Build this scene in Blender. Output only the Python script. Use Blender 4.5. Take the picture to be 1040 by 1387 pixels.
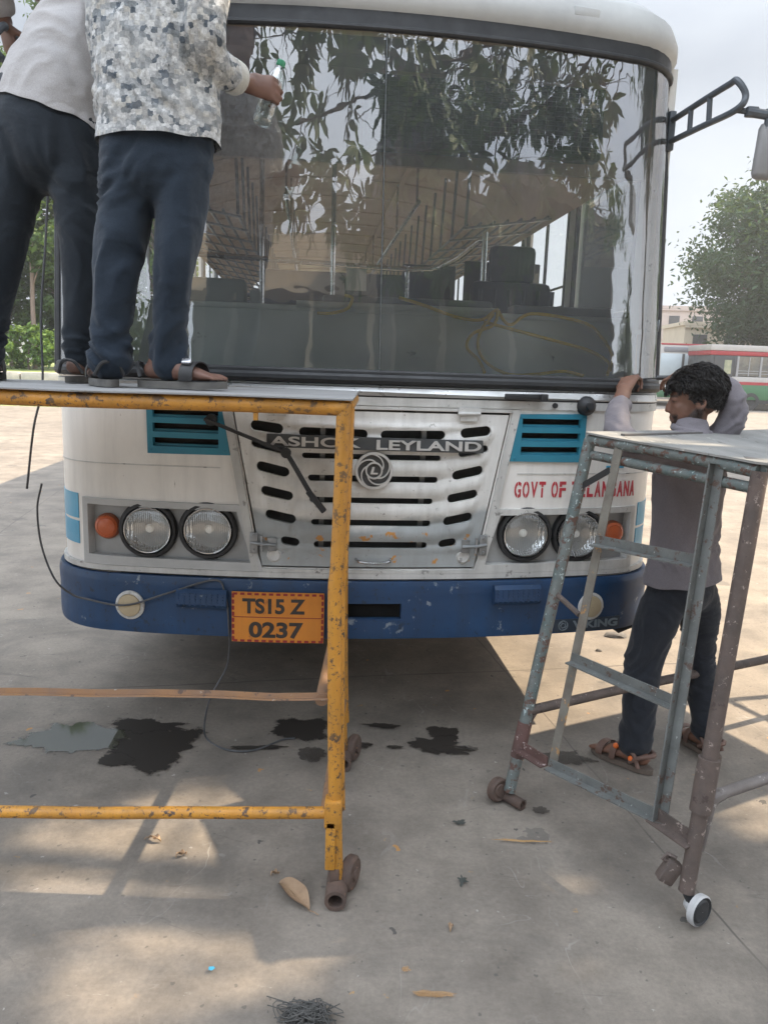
import bpy, bmesh, math, random
from mathutils import Vector, Matrix, noise
import numpy as np
random.seed(7)
R = math.radians
scene = bpy.context.scene
for o in list(bpy.data.objects): bpy.data.objects.remove(o)

# ------------------------------------------------------------------ camera, sky, sun, exposure
cam_d = bpy.data.cameras.new('camera'); cam = bpy.data.objects.new('camera', cam_d)
scene.collection.objects.link(cam); scene.camera = cam
PITCH, ROLL = R(10.465), R(1.916)
Fv = Vector((0, math.cos(PITCH), -math.sin(PITCH))); Uv = Vector((0, math.sin(PITCH), math.cos(PITCH))); Rv = Vector((1, 0, 0))
R2 = math.cos(ROLL)*Rv + math.sin(ROLL)*Uv; U2 = -math.sin(ROLL)*Rv + math.cos(ROLL)*Uv
M = Matrix((R2, U2, -Fv)).transposed().to_4x4(); M.translation = Vector((0, 0, 1.6))
cam.matrix_world = M
cam_d.sensor_fit = 'VERTICAL'; cam_d.sensor_height = 36.0; cam_d.lens = 36.0*1041/1387
cam_d.clip_start = 0.05; cam_d.clip_end = 3000

SUN_EL, SUN_AZ = R(45), R(13)      # azimuth from +X towards +Y
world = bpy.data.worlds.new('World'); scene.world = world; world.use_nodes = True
nt = world.node_tree; nt.nodes.clear()
def N(t, typ, **kw):
    n = t.nodes.new(typ)
    for k, v in kw.items():
        if hasattr(n, k): setattr(n, k, v)
    return n
sky = N(nt, 'ShaderNodeTexSky', sky_type='NISHITA', sun_disc=False, sun_elevation=SUN_EL, sun_rotation=math.pi/2 - SUN_AZ,
        dust_density=5.0, air_density=1.0, ozone_density=1.5, altitude=400)
tc = N(nt, 'ShaderNodeTexCoord'); cl = N(nt, 'ShaderNodeTexNoise'); mp = N(nt, 'ShaderNodeMapping')
mp.inputs['Scale'].default_value = (1, 1, 2.4)
cl.inputs['Scale'].default_value = 1.7; cl.inputs['Detail'].default_value = 7; cl.inputs['Roughness'].default_value = .55
nt.links.new(tc.outputs['Generated'], mp.inputs['Vector']); nt.links.new(mp.outputs['Vector'], cl.inputs['Vector'])
rp = N(nt, 'ShaderNodeValToRGB'); rp.color_ramp.elements[0].position = .34; rp.color_ramp.elements[1].position = .66
rp.color_ramp.elements[0].color = (.45, .45, .45, 1); rp.color_ramp.elements[1].color = (1, 1, 1, 1)
nt.links.new(cl.outputs['Fac'], rp.inputs['Fac'])
mx = N(nt, 'ShaderNodeMix', data_type='RGBA')
nt.links.new(rp.outputs['Color'], mx.inputs['Factor']); nt.links.new(sky.outputs['Color'], mx.inputs['A'])
mx.inputs['B'].default_value = (7.6, 8.2, 9.0, 1)     # veil of thin bright cloud
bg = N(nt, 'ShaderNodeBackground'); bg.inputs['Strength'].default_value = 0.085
wo = N(nt, 'ShaderNodeOutputWorld')
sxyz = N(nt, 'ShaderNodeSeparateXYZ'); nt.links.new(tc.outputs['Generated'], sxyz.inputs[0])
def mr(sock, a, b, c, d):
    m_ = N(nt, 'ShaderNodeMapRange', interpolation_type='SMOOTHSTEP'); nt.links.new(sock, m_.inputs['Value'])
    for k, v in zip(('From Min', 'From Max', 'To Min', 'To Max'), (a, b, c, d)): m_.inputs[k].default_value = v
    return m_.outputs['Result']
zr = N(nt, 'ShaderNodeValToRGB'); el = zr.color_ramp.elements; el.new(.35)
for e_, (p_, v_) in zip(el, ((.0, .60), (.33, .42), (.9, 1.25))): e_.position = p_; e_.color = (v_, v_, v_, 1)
nt.links.new(sxyz.outputs['Z'], zr.inputs['Fac']); zf, yf = zr.outputs['Color'], mr(sxyz.outputs['Y'], -.6, .3, 2.5, 1.0)  # made-up sky gradient: dimmer ahead, boosted behind to light the bus front
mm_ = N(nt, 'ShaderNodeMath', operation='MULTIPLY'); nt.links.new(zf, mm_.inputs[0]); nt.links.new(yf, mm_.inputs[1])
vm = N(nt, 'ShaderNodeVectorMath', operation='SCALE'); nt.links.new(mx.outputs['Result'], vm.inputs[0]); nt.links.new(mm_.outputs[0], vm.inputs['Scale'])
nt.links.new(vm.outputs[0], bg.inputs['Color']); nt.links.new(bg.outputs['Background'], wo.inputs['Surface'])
sd = bpy.data.lights.new('sun', 'SUN'); sun = bpy.data.objects.new('sun', sd); scene.collection.objects.link(sun)
sd.energy = 4.2; sd.angle = R(.6); sd.color = (1, .82, .60)
SDIR = Vector((math.cos(SUN_EL)*math.cos(SUN_AZ), math.cos(SUN_EL)*math.sin(SUN_AZ), math.sin(SUN_EL)))
sun.rotation_euler = SDIR.to_track_quat('Z', 'Y').to_euler()
scene.view_settings.view_transform = 'Standard'; scene.view_settings.look = 'None'
scene.view_settings.exposure = 1.42; scene.view_settings.gamma = 1
scene.view_settings.use_curve_mapping = False
scene.cycles.max_bounces = 9; scene.cycles.transparent_max_bounces = 24; scene.cycles.volume_bounces = 0
scene.cycles.sample_clamp_indirect = 6

# ------------------------------------------------------------------ materials
MATS = {}
def newmat(name):
    m = bpy.data.materials.new(name); m.use_nodes = True; t = m.node_tree
    b = t.nodes['Principled BSDF']; return m, t, b
def rgba(c): return (c[0], c[1], c[2], 1)
def noise_tex(t, scale, detail=5, rough=.6, vec=None, stretch=None, coord='Object', dist=0):
    n = N(t, 'ShaderNodeTexNoise'); n.inputs['Scale'].default_value = scale; n.inputs['Detail'].default_value = detail
    n.inputs['Roughness'].default_value = rough; n.inputs['Distortion'].default_value = dist
    c = N(t, 'ShaderNodeTexCoord'); src = c.outputs[coord]
    if stretch:
        mpn = N(t, 'ShaderNodeMapping'); mpn.inputs['Scale'].default_value = stretch
        t.links.new(src, mpn.inputs['Vector']); src = mpn.outputs['Vector']
    t.links.new(src, n.inputs['Vector']); return n
def ramp(t, src, stops):
    r = N(t, 'ShaderNodeValToRGB'); e = r.color_ramp.elements
    while len(e) < len(stops): e.new(.5)
    for el, (p, c) in zip(e, stops):
        el.position = p; el.color = rgba(c) if not isinstance(c, (int, float)) else (c, c, c, 1)
    t.links.new(src, r.inputs['Fac']); return r
def mixc(t, fac, a, b, blend='MIX'):
    m = N(t, 'ShaderNodeMix', data_type='RGBA', blend_type=blend)
    for sock, v in (('Factor', fac), ('A', a), ('B', b)):
        if hasattr(v, 'node'): t.links.new(v, m.inputs[sock])
        elif isinstance(v, (int, float)): m.inputs[sock].default_value = v
        else: m.inputs[sock].default_value = rgba(v)
    return m.outputs['Result']
def bump(t, b, h, strength=.2, dist=.01):
    bp = N(t, 'ShaderNodeBump'); bp.inputs['Strength'].default_value = strength; bp.inputs['Distance'].default_value = dist
    t.links.new(h, bp.inputs['Height']); t.links.new(bp.outputs['Normal'], b.inputs['Normal'])
def surf(name, c1, c2=None, scale=6, rough=.6, metal=0, spots=None, sscale=30, sthr=.62, bscale=60, bstr=.15, stretch=None, spec=.5, spots2=None, s2scale=12, s2thr=.64, coat=0, grime=0):
    """painted / worn surface: two-tone noise + hard-edged spots of another colour + bump"""
    if name in MATS: return MATS[name]
    m, t, b = newmat(name)
    col = rgba(c1)
    if c2 is not None:
        n = noise_tex(t, scale, 6, .62, stretch=stretch); col = ramp(t, n.outputs['Fac'], [(.32, c1), (.68, c2)]).outputs['Color']
    for sp, ss, st in ((spots, sscale, sthr), (spots2, s2scale, s2thr)):
        if sp is not None:
            n2 = noise_tex(t, ss, 8, .7, stretch=stretch); f = ramp(t, n2.outputs['Fac'], [(st, 0.), (st+.035, 1.)])
            col = mixc(t, f.outputs['Color'], col if hasattr(col, 'node') else c1, sp)
    if grime:
        g1 = noise_tex(t, 16, 6, .65, stretch=(1, 1, .10)); f1 = ramp(t, g1.outputs['Fac'], [(.42, 0.), (.72, grime)]); g2_ = noise_tex(t, 1.6, 7, .7); f2 = ramp(t, g2_.outputs['Fac'], [(.42, 0.), (.75, grime*1.1)])
        col = mixc(t, f1.outputs['Color'], col if hasattr(col, 'node') else c1, tuple(x*.42+.012 for x in c1)); col = mixc(t, f2.outputs['Color'], col, tuple(x*.5+.02 for x in c1))
    if hasattr(col, 'node'): t.links.new(col, b.inputs['Base Color'])
    else: b.inputs['Base Color'].default_value = col
    rn = noise_tex(t, scale*2.3, 4); rr = ramp(t, rn.outputs['Fac'], [(.3, max(.02, rough-.12)), (.7, min(1, rough+.12))])
    t.links.new(rr.outputs['Color'], b.inputs['Roughness'])
    b.inputs['Metallic'].default_value = metal; b.inputs['Specular IOR Level'].default_value = spec
    b.inputs['Coat Weight'].default_value = coat
    if bstr: bump(t, b, noise_tex(t, bscale, 6).outputs['Fac'], bstr, .004)
    MATS[name] = m; return m

# ------------------------------------------------------------------ mesh helpers
def frames(pts):
    P = [Vector(p) for p in pts]; n = len(P); T = []
    for i in range(n):
        d = P[min(i+1, n-1)] - P[max(i-1, 0)]
        T.append(d.normalized() if d.length > 1e-9 else Vector((0, 0, 1)))
    u = T[0].orthogonal().normalized(); out = []
    for i in range(n):
        u = (u - T[i]*u.dot(T[i]))
        u = u.normalized() if u.length > 1e-6 else T[i].orthogonal().normalized()
        out.append((P[i], T[i], u, T[i].cross(u)))
    return out
def catmull(pts, sub=6):
    """pts: list of tuples of equal length (any dims)"""
    A = [np.array(p, float) for p in pts]; out = []
    for i in range(len(A)-1):
        p0 = A[i-1] if i else 2*A[0]-A[1]; p1, p2 = A[i], A[i+1]; p3 = A[i+2] if i+2 < len(A) else 2*A[-1]-A[-2]
        for k in range(sub):
            s = k/sub
            out.append(.5*((2*p1)+(-p0+p2)*s+(2*p0-5*p1+4*p2-p3)*s*s+(-p0+3*p1-3*p2+p3)*s**3))
    out.append(A[-1]); return out
class MB:
    def __init__(s): s.v = []; s.f = []; s.m = []
    def add(s, vs, fs, mi=0):
        o = len(s.v); s.v += [tuple(v) for v in vs]; s.f += [tuple(i+o for i in f) for f in fs]; s.m += [mi]*len(fs); return s
    def box(s, c, d, rot=None, mi=0, ch=0.0):
        x, y, z = d[0]/2, d[1]/2, d[2]/2
        if ch <= 0:
            vs = [Vector((a*x, b*y, e*z)) for e in (-1, 1) for b in (-1, 1) for a in (-1, 1)]
            fs = [(0, 2, 3, 1), (4, 5, 7, 6), (0, 1, 5, 4), (2, 6, 7, 3), (0, 4, 6, 2), (1, 3, 7, 5)]
        else:
            bm = bmesh.new(); bmesh.ops.create_cube(bm, size=1.0)
            for v in bm.verts: v.co = Vector((v.co.x*d[0], v.co.y*d[1], v.co.z*d[2]))
            bmesh.ops.bevel(bm, geom=list(bm.edges), offset=ch, segments=2, profile=.5, affect='EDGES')
            bm.verts.index_update(); vs = [v.co.copy() for v in bm.verts]; fs = [tuple(v.index for v in f.verts) for f in bm.faces]; bm.free()
        if rot is not None: vs = [rot @ v for v in vs]
        c = Vector(c); return s.add([v+c for v in vs], fs, mi)
    def beam(s, a, b, w, h, up=(0, 0, 1), mi=0, ch=0.0):
        a, b = Vector(a), Vector(b); d = (b-a); L = d.length; d.normalize()
        r = d.cross(Vector(up)).normalized(); u = r.cross(d)
        return s.box((a+b)/2, (w, L, h), Matrix((r, d, u)).transposed(), mi, ch)
    def angle(s, a, b, w, t, up=(0, 0, 1), mi=0, flip=1):
        """L-section iron from a to b"""
        a, b = Vector(a), Vector(b); d = (b-a).normalized(); r = d.cross(Vector(up)).normalized(); u = r.cross(d)
        prof = [(0, 0), (w*flip, 0), (w*flip, t), (t*flip, t), (t*flip, w), (0, w)]
        if flip < 0: prof = prof[::-1]
        n = 6; vs = [p + r*x + u*y for p in (a, b) for x, y in prof]
        fs = [(i, i+n, (i+1) % n+n, (i+1) % n) for i in range(n)] + [(0, 1, 2, 3), (0, 3, 4, 5), (9, 8, 7, 6), (11, 10, 9, 6)]
        return s.add(vs, fs, mi)
    def tube(s, pts, r, n=12, cap=True, mi=0, sub=0, hollow=0.0):
        if sub:
            q = catmull([tuple(p)+(((r[i] if isinstance(r, (list, tuple)) else r)),) for i, p in enumerate(pts)], sub)
            pts = [p[:3] for p in q]; r = [p[3] for p in q]
        fr = frames(pts); rs = r if isinstance(r, (list, tuple)) else [r]*len(fr); vs = []; fs = []
        for (p, t, u, w), rr in zip(fr, rs):
            vs += [p + (u*math.cos(2*math.pi*k/n) + w*math.sin(2*math.pi*k/n))*rr for k in range(n)]
        for i in range(len(fr)-1):
            for k in range(n):
                a, b = i*n+k, i*n+(k+1) % n; fs.append((a, b, b+n, a+n))
        if cap: fs.append(tuple(range(n-1, -1, -1))); fs.append(tuple((len(fr)-1)*n+k for k in range(n)))
        return s.add(vs, fs, mi)
    def pipe(s, a, b, r, ri, n=18, mi=0):
        """open hollow pipe"""
        a, b = Vector(a), Vector(b); t = (b-a).normalized(); u = t.orthogonal().normalized(); w = t.cross(u); vs = []
        for p, rr in ((a, r), (b, r), (b, ri), (a, ri)):
            vs += [p + (u*math.cos(2*math.pi*k/n)+w*math.sin(2*math.pi*k/n))*rr for k in range(n)]
        fs = []
        for i in range(4):
            for k in range(n): fs.append((i*n+k, i*n+(k+1) % n, ((i+1) % 4)*n+(k+1) % n, ((i+1) % 4)*n+k))
        return s.add(vs, fs, mi)
    def lathe(s, prof, o, axis, n=28, mi=0, cap=True):
        """prof: (radius, height along axis)"""
        o = Vector(o); t = Vector(axis).normalized(); u = t.orthogonal().normalized(); w = t.cross(u); vs = []; fs = []
        for r, h in prof: vs += [o + t*h + (u*math.cos(2*math.pi*k/n)+w*math.sin(2*math.pi*k/n))*max(r, 1e-5) for k in range(n)]
        for i in range(len(prof)-1):
            for k in range(n): fs.append((i*n+k, i*n+(k+1) % n, (i+1)*n+(k+1) % n, (i+1)*n+k))
        if cap: fs.append(tuple(range(n-1, -1, -1))); fs.append(tuple((len(prof)-1)*n+k for k in range(n)))
        return s.add(vs, fs, mi)
    def ell(s, c, r, rot=None, n=18, mi=0):
        vs = []; fs = []; c = Vector(c); m = n//2
        for i in range(m+1):
            th = math.pi*i/m
            for k in range(n):
                ph = 2*math.pi*k/n; v = Vector((r[0]*math.sin(th)*math.cos(ph), r[1]*math.sin(th)*math.sin(ph), r[2]*math.cos(th)))
                vs.append(c + (rot @ v if rot is not None else v))
        for i in range(m):
            for k in range(n): fs.append((i*n+k, (i+1)*n+k, (i+1)*n+(k+1) % n, i*n+(k+1) % n))
        return s.add(vs, fs, mi)
    def limb(s, pts, n=18, sub=6, side=(1, 0, 0), mi=0):
        """pts: (x,y,z, ra, rb): elliptical sections, ra along the side vector; rounded ends"""
        q = catmull(pts, sub); P = [Vector(p[:3]) for p in q]; vs = []; fs = []; rings = []
        S = Vector(side)
        for i in range(len(P)):
            d = (P[min(i+1, len(P)-1)]-P[max(i-1, 0)]).normalized()
            a = (S - d*S.dot(d)).normalized(); b = d.cross(a); rings.append((P[i], d, a, b, max(q[i][3], .002), max(q[i][4], .002)))
        p, d, a, b, ra, rb = rings[0]; p2, d2, a2, b2, ra2, rb2 = rings[-1]
        pre = [(p - d*min(ra, rb)*math.cos(th), d, a, b, ra*math.sin(th), rb*math.sin(th)) for th in (.25, .6, 1.0, 1.3)]
        post = [(p2 + d2*min(ra2, rb2)*math.cos(th), d2, a2, b2, ra2*math.sin(th), rb2*math.sin(th)) for th in (1.3, 1.0, .6, .25)]
        rings = pre + rings + post
        for p, d, a, b, ra, rb in rings: vs += [p + a*math.cos(2*math.pi*k/n)*ra + b*math.sin(2*math.pi*k/n)*rb for k in range(n)]
        for i in range(len(rings)-1):
            for k in range(n): fs.append((i*n+k, i*n+(k+1) % n, (i+1)*n+(k+1) % n, (i+1)*n+k))
        fs.append(tuple(range(n-1, -1, -1))); fs.append(tuple((len(rings)-1)*n+k for k in range(n)))
        return s.add(vs, fs, mi)
    def build(s, name, mats, parent=None, smooth=35, loc=None):
        me = bpy.data.meshes.new(name); me.from_pydata([tuple(v) for v in s.v], [], s.f); me.update()
        return finish(name, me, mats, parent, smooth, s.m, loc)
def finish(name, me, mats, parent=None, smooth=35, mi=None, loc=None):
    for m in (mats if isinstance(mats, (list, tuple)) else [mats]): me.materials.append(m)
    if mi and any(mi): me.polygons.foreach_set('material_index', mi)
    bm = bmesh.new(); bm.from_mesh(me); bmesh.ops.recalc_face_normals(bm, faces=bm.faces) if len(bm.faces) < 60000 and smooth is not None else None
    bm.to_mesh(me); bm.free()
    if smooth:
        me.polygons.foreach_set('use_smooth', [True]*len(me.polygons))
        if smooth < 180: me.set_sharp_from_angle(angle=R(smooth))
    o = bpy.data.objects.new(name, me); scene.collection.objects.link(o)
    if parent is not None: o.parent = parent
    if loc is not None: o.location = loc
    return o
def tag(o, label=None, cat=None, group=None, kind=None):
    if label: o['label'] = label
    if cat: o['category'] = cat
    if group: o['group'] = group
    if kind: o['kind'] = kind
    return o
def empty(name, loc, rz=0, label=None, cat=None, group=None):
    o = bpy.data.objects.new(name, None); scene.collection.objects.link(o); o.location = loc; o.rotation_euler = (0, 0, rz)
    o.empty_display_size = .2
    return tag(o, label, cat, group)
def copy_tree(o, parent=None):
    c = o.copy(); scene.collection.objects.link(c)
    if parent is not None: c.parent = parent
    for ch in list(o.children): copy_tree(ch, c)
    return c
def voxel(mb, vox, smooth=4, fac=.5):
    """one continuous surface from overlapping solids -> new mesh datablock"""
    me = bpy.data.meshes.new('tmp'); me.from_pydata([tuple(v) for v in mb.v], [], mb.f); me.update()
    bm = bmesh.new(); bm.from_mesh(me)
    bmesh.ops.recalc_face_normals(bm, faces=bm.faces); bm.to_mesh(me); bm.free()
    ob = bpy.data.objects.new('tmp', me); scene.collection.objects.link(ob)
    md = ob.modifiers.new('r', 'REMESH'); md.mode = 'VOXEL'; md.voxel_size = vox
    if smooth:
        sm = ob.modifiers.new('s', 'SMOOTH'); sm.iterations = smooth; sm.factor = fac
    dg = bpy.context.evaluated_depsgraph_get(); out = bpy.data.meshes.new_from_object(ob.evaluated_get(dg))
    bpy.data.objects.remove(ob); bpy.data.meshes.remove(me); out.materials.clear(); return out
def displace(me, fn):
    nrm = [v.normal.copy() for v in me.vertices]
    for v, n in zip(me.vertices, nrm): v.co = v.co + Vector((n.x, n.y, n.z*.35))*fn(v.co, n)
    me.update()

# 2D outline -> curved slab
def fill2d(outer, holes=(), ds=.04, dz=None):
    bm = bmesh.new()
    for loop in [outer]+list(holes):
        vs = [bm.verts.new((x, z, 0)) for x, z in loop]
        for i in range(len(vs)): bm.edges.new((vs[i], vs[(i+1) % len(vs)]))
    bmesh.ops.triangle_fill(bm, use_beauty=True, use_dissolve=False, edges=list(bm.edges), normal=(0, 0, 1))
    xs = [v.co.x for v in bm.verts]; zs = [v.co.y for v in bm.verts]
    cuts = []
    if ds: cuts += [((x, 0, 0), (1, 0, 0)) for x in np.arange(math.floor(min(xs)/ds)*ds+ds, max(xs), ds)]
    if dz: cuts += [((0, z, 0), (0, 1, 0)) for z in np.arange(math.floor(min(zs)/dz)*dz+dz, max(zs), dz)]
    for co, no in cuts: bmesh.ops.bisect_plane(bm, geom=list(bm.verts)+list(bm.edges)+list(bm.faces), dist=1e-6, plane_co=co, plane_no=no)
    bm.verts.index_update()
    V = [(v.co.x, v.co.y) for v in bm.verts]; Fc = []
    for f in bm.faces:
        idx = [v.index for v in f.verts]
        a = sum(V[idx[i]][0]*V[idx[(i+1) % len(idx)]][1]-V[idx[(i+1) % len(idx)]][0]*V[idx[i]][1] for i in range(len(idx)))
        Fc.append(tuple(idx if a > 0 else idx[::-1]))
    bm.free(); return V, Fc
def slab2d(mb, V, Fc, fn, o_out, o_in, mi=0):
    """fn(s, z, off) -> 3D; o_out may be a callable(s,z)"""
    n = len(V); oo = o_out if callable(o_out) else (lambda s, z: o_out)
    vs = [fn(s, z, oo(s, z)) for s, z in V]
    if o_in is None: return mb.add(vs, Fc, mi)
    vs += [fn(s, z, o_in) for s, z in V]
    cnt = {}
    for f in Fc:
        for i in range(len(f)):
            e = (f[i], f[(i+1) % len(f)]); k = (min(e), max(e)); cnt[k] = None if k in cnt else e
    fs = list(Fc) + [tuple(i+n for i in f[::-1]) for f in Fc] + [(e[0], e[0]+n, e[1]+n, e[1])[::1] for e in cnt.values() if e]
    return mb.add(vs, fs, mi)
def rect(x0, x1, z0, z1): return [(x0, z0), (x1, z0), (x1, z1), (x0, z1)]
def rslot(x0, z0, x1, z1, h, n=6):
    """stadium between two centres ends"""
    a, b = Vector((x0, z0)), Vector((x1, z1)); d = (b-a).normalized(); p = Vector((-d.y, d.x)); r = h/2; a = a+d*r; b = b-d*r; out = []
    for k in range(n+1): th = -math.pi/2+math.pi*k/n; out.append(tuple(b + d*r*math.cos(th)+p*r*math.sin(th)))
    for k in range(n+1): th = math.pi/2+math.pi*k/n; out.append(tuple(a + d*r*math.cos(th)+p*r*math.sin(th)))
    return out
def circ(x, z, r, n=28): return [(x+r*math.cos(2*math.pi*k/n), z+r*math.sin(2*math.pi*k/n)) for k in range(n)]
def text2d(body, bold=0.0, gaps=()):
    cu = bpy.data.curves.new('t', 'FONT'); cu.body = body; cu.size = 1; cu.offset = bold; cu.resolution_u = 5
    ob = bpy.data.objects.new('t', cu); scene.collection.objects.link(ob)
    dg = bpy.context.evaluated_depsgraph_get(); me = bpy.data.meshes.new_from_object(ob.evaluated_get(dg))
    bpy.data.objects.remove(ob); bm = bmesh.new(); bm.from_mesh(me); bmesh.ops.remove_doubles(bm, verts=bm.verts, dist=1e-5)
    bm.verts.index_update()
    V = [(v.co.x, v.co.y) for v in bm.verts]; Fc = []
    for f in bm.faces:
        idx = [v.index for v in f.verts]
        a = sum(V[idx[i]][0]*V[idx[(i+1) % len(idx)]][1]-V[idx[(i+1) % len(idx)]][0]*V[idx[i]][1] for i in range(len(idx)))
        Fc.append(tuple(idx if a > 0 else idx[::-1]))
    bm.free(); bpy.data.meshes.remove(me)
    return V, Fc
def cutgap(V, Fc, axis, c, w):
    bm = bmesh.new(); vs = [bm.verts.new((x, y, 0)) for x, y in V]
    for f in Fc:
        try: bm.faces.new([vs[i] for i in f])
        except ValueError: pass
    no = (1, 0, 0) if axis == 0 else (0, 1, 0)
    for q in (c-w/2, c+w/2): bmesh.ops.bisect_plane(bm, geom=list(bm.verts)+list(bm.edges)+list(bm.faces), dist=1e-6, plane_co=(q, q, 0), plane_no=no)
    dead = [f for f in bm.faces if abs(f.calc_center_median()[axis]-c) < w/2-1e-5]
    bmesh.ops.delete(bm, geom=dead, context='FACES')
    bm.verts.index_update(); V2 = [(v.co.x, v.co.y) for v in bm.verts]; F2 = [tuple(v.index for v in f.verts) for f in bm.faces]; bm.free(); return V2, F2
def fitbox(V, x0, x1, z0, z1, shear=0):
    xs = [v[0] for v in V]; ys = [v[1] for v in V]; ax, ay = min(xs), min(ys); sx = (x1-x0)/(max(xs)-ax); sy = (z1-z0)/(max(ys)-ay)
    return [(x0+(x-ax)*sx+shear*((y-ay)*sy), z0+(y-ay)*sy) for x, y in V]

def px(pxx, pyy, Y): d = Fv + R2*((pxx-520)/1041) - U2*((pyy-693.5)/1041); return Vector((0, 0, 1.6)) + d*(Y/d.y)
def pg(pxx, pyy, z=.006): d = Fv + R2*((pxx-520)/1041) - U2*((pyy-693.5)/1041); return Vector((0, 0, 1.6)) + d*((z-1.6)/d.z)
# ------------------------------------------------------------------ bus front surface (s along the curved face, z up)
BX, BY, BYAW = -0.0516, 3.043, R(5.763)
KC, X1 = .1, 1.05
A0 = math.atan(2*KC*X1); RC = .25/(1-math.sin(A0)); SE = X1 + RC*(math.pi/2-A0); YE = KC*X1*X1 + RC*math.cos(A0)
def plan(s):
    a = abs(s); sg = 1 if s >= 0 else -1
    if a <= X1: x, y, nx, ny = a, KC*a*a, 2*KC*a, -1
    elif a <= SE:
        th = A0 + (a-X1)/RC; x = X1 + RC*(math.sin(th)-math.sin(A0)); y = KC*X1*X1 + RC*(math.cos(A0)-math.cos(th)); nx, ny = math.sin(th), -math.cos(th)
    else: x, y, nx, ny = 1.30, YE+a-SE, 1, 0
    l = math.hypot(nx, ny); return sg*x, y, sg*nx/l, ny/l
def lean(z): return .08*max(0, z-1.5)
def front(s, z, off=0.0):
    x, y, nx, ny = plan(s); k = 1 - .012*max(0, z-1.5)
    return Vector((x*k+nx*off, y+ny*off+lean(z), z))
W2B = Matrix.Rotation(-BYAW, 4, 'Z') @ Matrix.Translation((-BX, -BY, 0))
B2W = W2B.inverted()

# materials
white = surf('bus white paint', (.86, .84, .80), (.78, .755, .71), 2.2, .42, spots=(.36, .33, .29), sscale=9, sthr=.685, bscale=9, bstr=.12, stretch=(1, 1, .35), spots2=(.22, .19, .17), s2scale=55, s2thr=.68, coat=.1, grime=.28)
whitetrim = surf('bus trim paint', (.68, .675, .65), (.53, .525, .50), 9, .5, spots=(.24, .23, .22), sscale=22, sthr=.60, bscale=30, bstr=.3, grime=.5)
greyp = surf('grey primer paint', (.38, .385, .38), (.29, .295, .295), 5, .55, spots=(.38, .37, .35), sscale=14, sthr=.66, bscale=25, bstr=.2, spots2=(.13, .12, .11), s2scale=60, s2thr=.7)
blue = surf('bumper blue paint', (.012, .058, .150), (.008, .036, .098), 3, .5, spots=(.25, .29, .33), sscale=10, sthr=.615, bscale=12, bstr=.3, spots2=(.012, .025, .05), s2scale=24, s2thr=.60, coat=.05, grime=.6)
teal = surf('teal paint', (.03, .235, .33), (.025, .18, .27), 6, .5, spots=(.10, .09, .09), sscale=24, sthr=.70, bscale=30, bstr=.15)
stripeb = surf('light blue stripe paint', (.07, .36, .56), (.06, .30, .48), 4, .4, spots=(.4, .45, .48), sscale=18, sthr=.72, bstr=.08)
black = surf('black rubber', (.018, .019, .021), (.032, .033, .035), 9, .55, bscale=40, bstr=.2)
dark = surf('dark cavity', (.012, .012, .013), (.02, .019, .018), 5, .9, bstr=0)
chrome = surf('worn chrome', (.62, .63, .64), (.5, .5, .5), 12, .22, metal=1, bscale=50, bstr=.06)
steel = surf('dull steel', (.36, .37, .38), (.26, .27, .27), 10, .45, metal=.7, spots=(.15, .1, .07), sscale=25, sthr=.68, bscale=40, bstr=.2)
orange_lens = surf('amber lens', (.55, .12, .035), (.46, .10, .03), 8, .35, bscale=140, bstr=.25, coat=.4)
beige = surf('faded beige cover', (.50, .41, .27), (.42, .34, .22), 6, .5, spots=(.25, .2, .13), sscale=20, sthr=.7, bstr=.15)
plateo = surf('orange plate paint', (.70, .255, .03), (.60, .21, .025), 5, .55, spots=(.45, .15, .03), sscale=14, sthr=.62, bscale=30, bstr=.2, grime=.3)
ink = surf('black lettering paint', (.025, .022, .02), (.05, .04, .035), 12, .6, bstr=0)
redink = surf('red stencil paint', (.52, .03, .05), (.45, .06, .07), 16, .55, spots=(.6, .5, .47), sscale=60, sthr=.68, bstr=0)
silver = surf('silver lettering', (.66, .66, .65), (.5, .5, .49), 14, .4, metal=.4, bstr=.1)
maroon = surf('dark red dashes', (.25, .02, .02), None, 5, .6, bstr=0)
greygreen = surf('grey green cab paint', (.70, .78, .74), (.60, .68, .65), 3, .5, spots=(.30, .34, .33), sscale=7, sthr=.64, bscale=18, bstr=.15)
cream = surf('interior cream panel', (.74, .62, .49), (.60, .48, .37), 2.5, .5, bscale=12, bstr=.2)
wood = surf('brown header panel', (.60, .47, .39), (.48, .37, .31), 3, .5, bstr=.1)
seatm = surf('dark seat vinyl', (.12, .13, .15), (.17, .17, .18), 8, .5, bscale=80, bstr=.2)
ropem = surf('yellow rope', (.88, .66, .09), (.72, .52, .06), 60, .7, bscale=300, bstr=.6)
paperm = surf('white paper', (.75, .78, .75), None, 5, .6, bstr=0)
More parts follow.
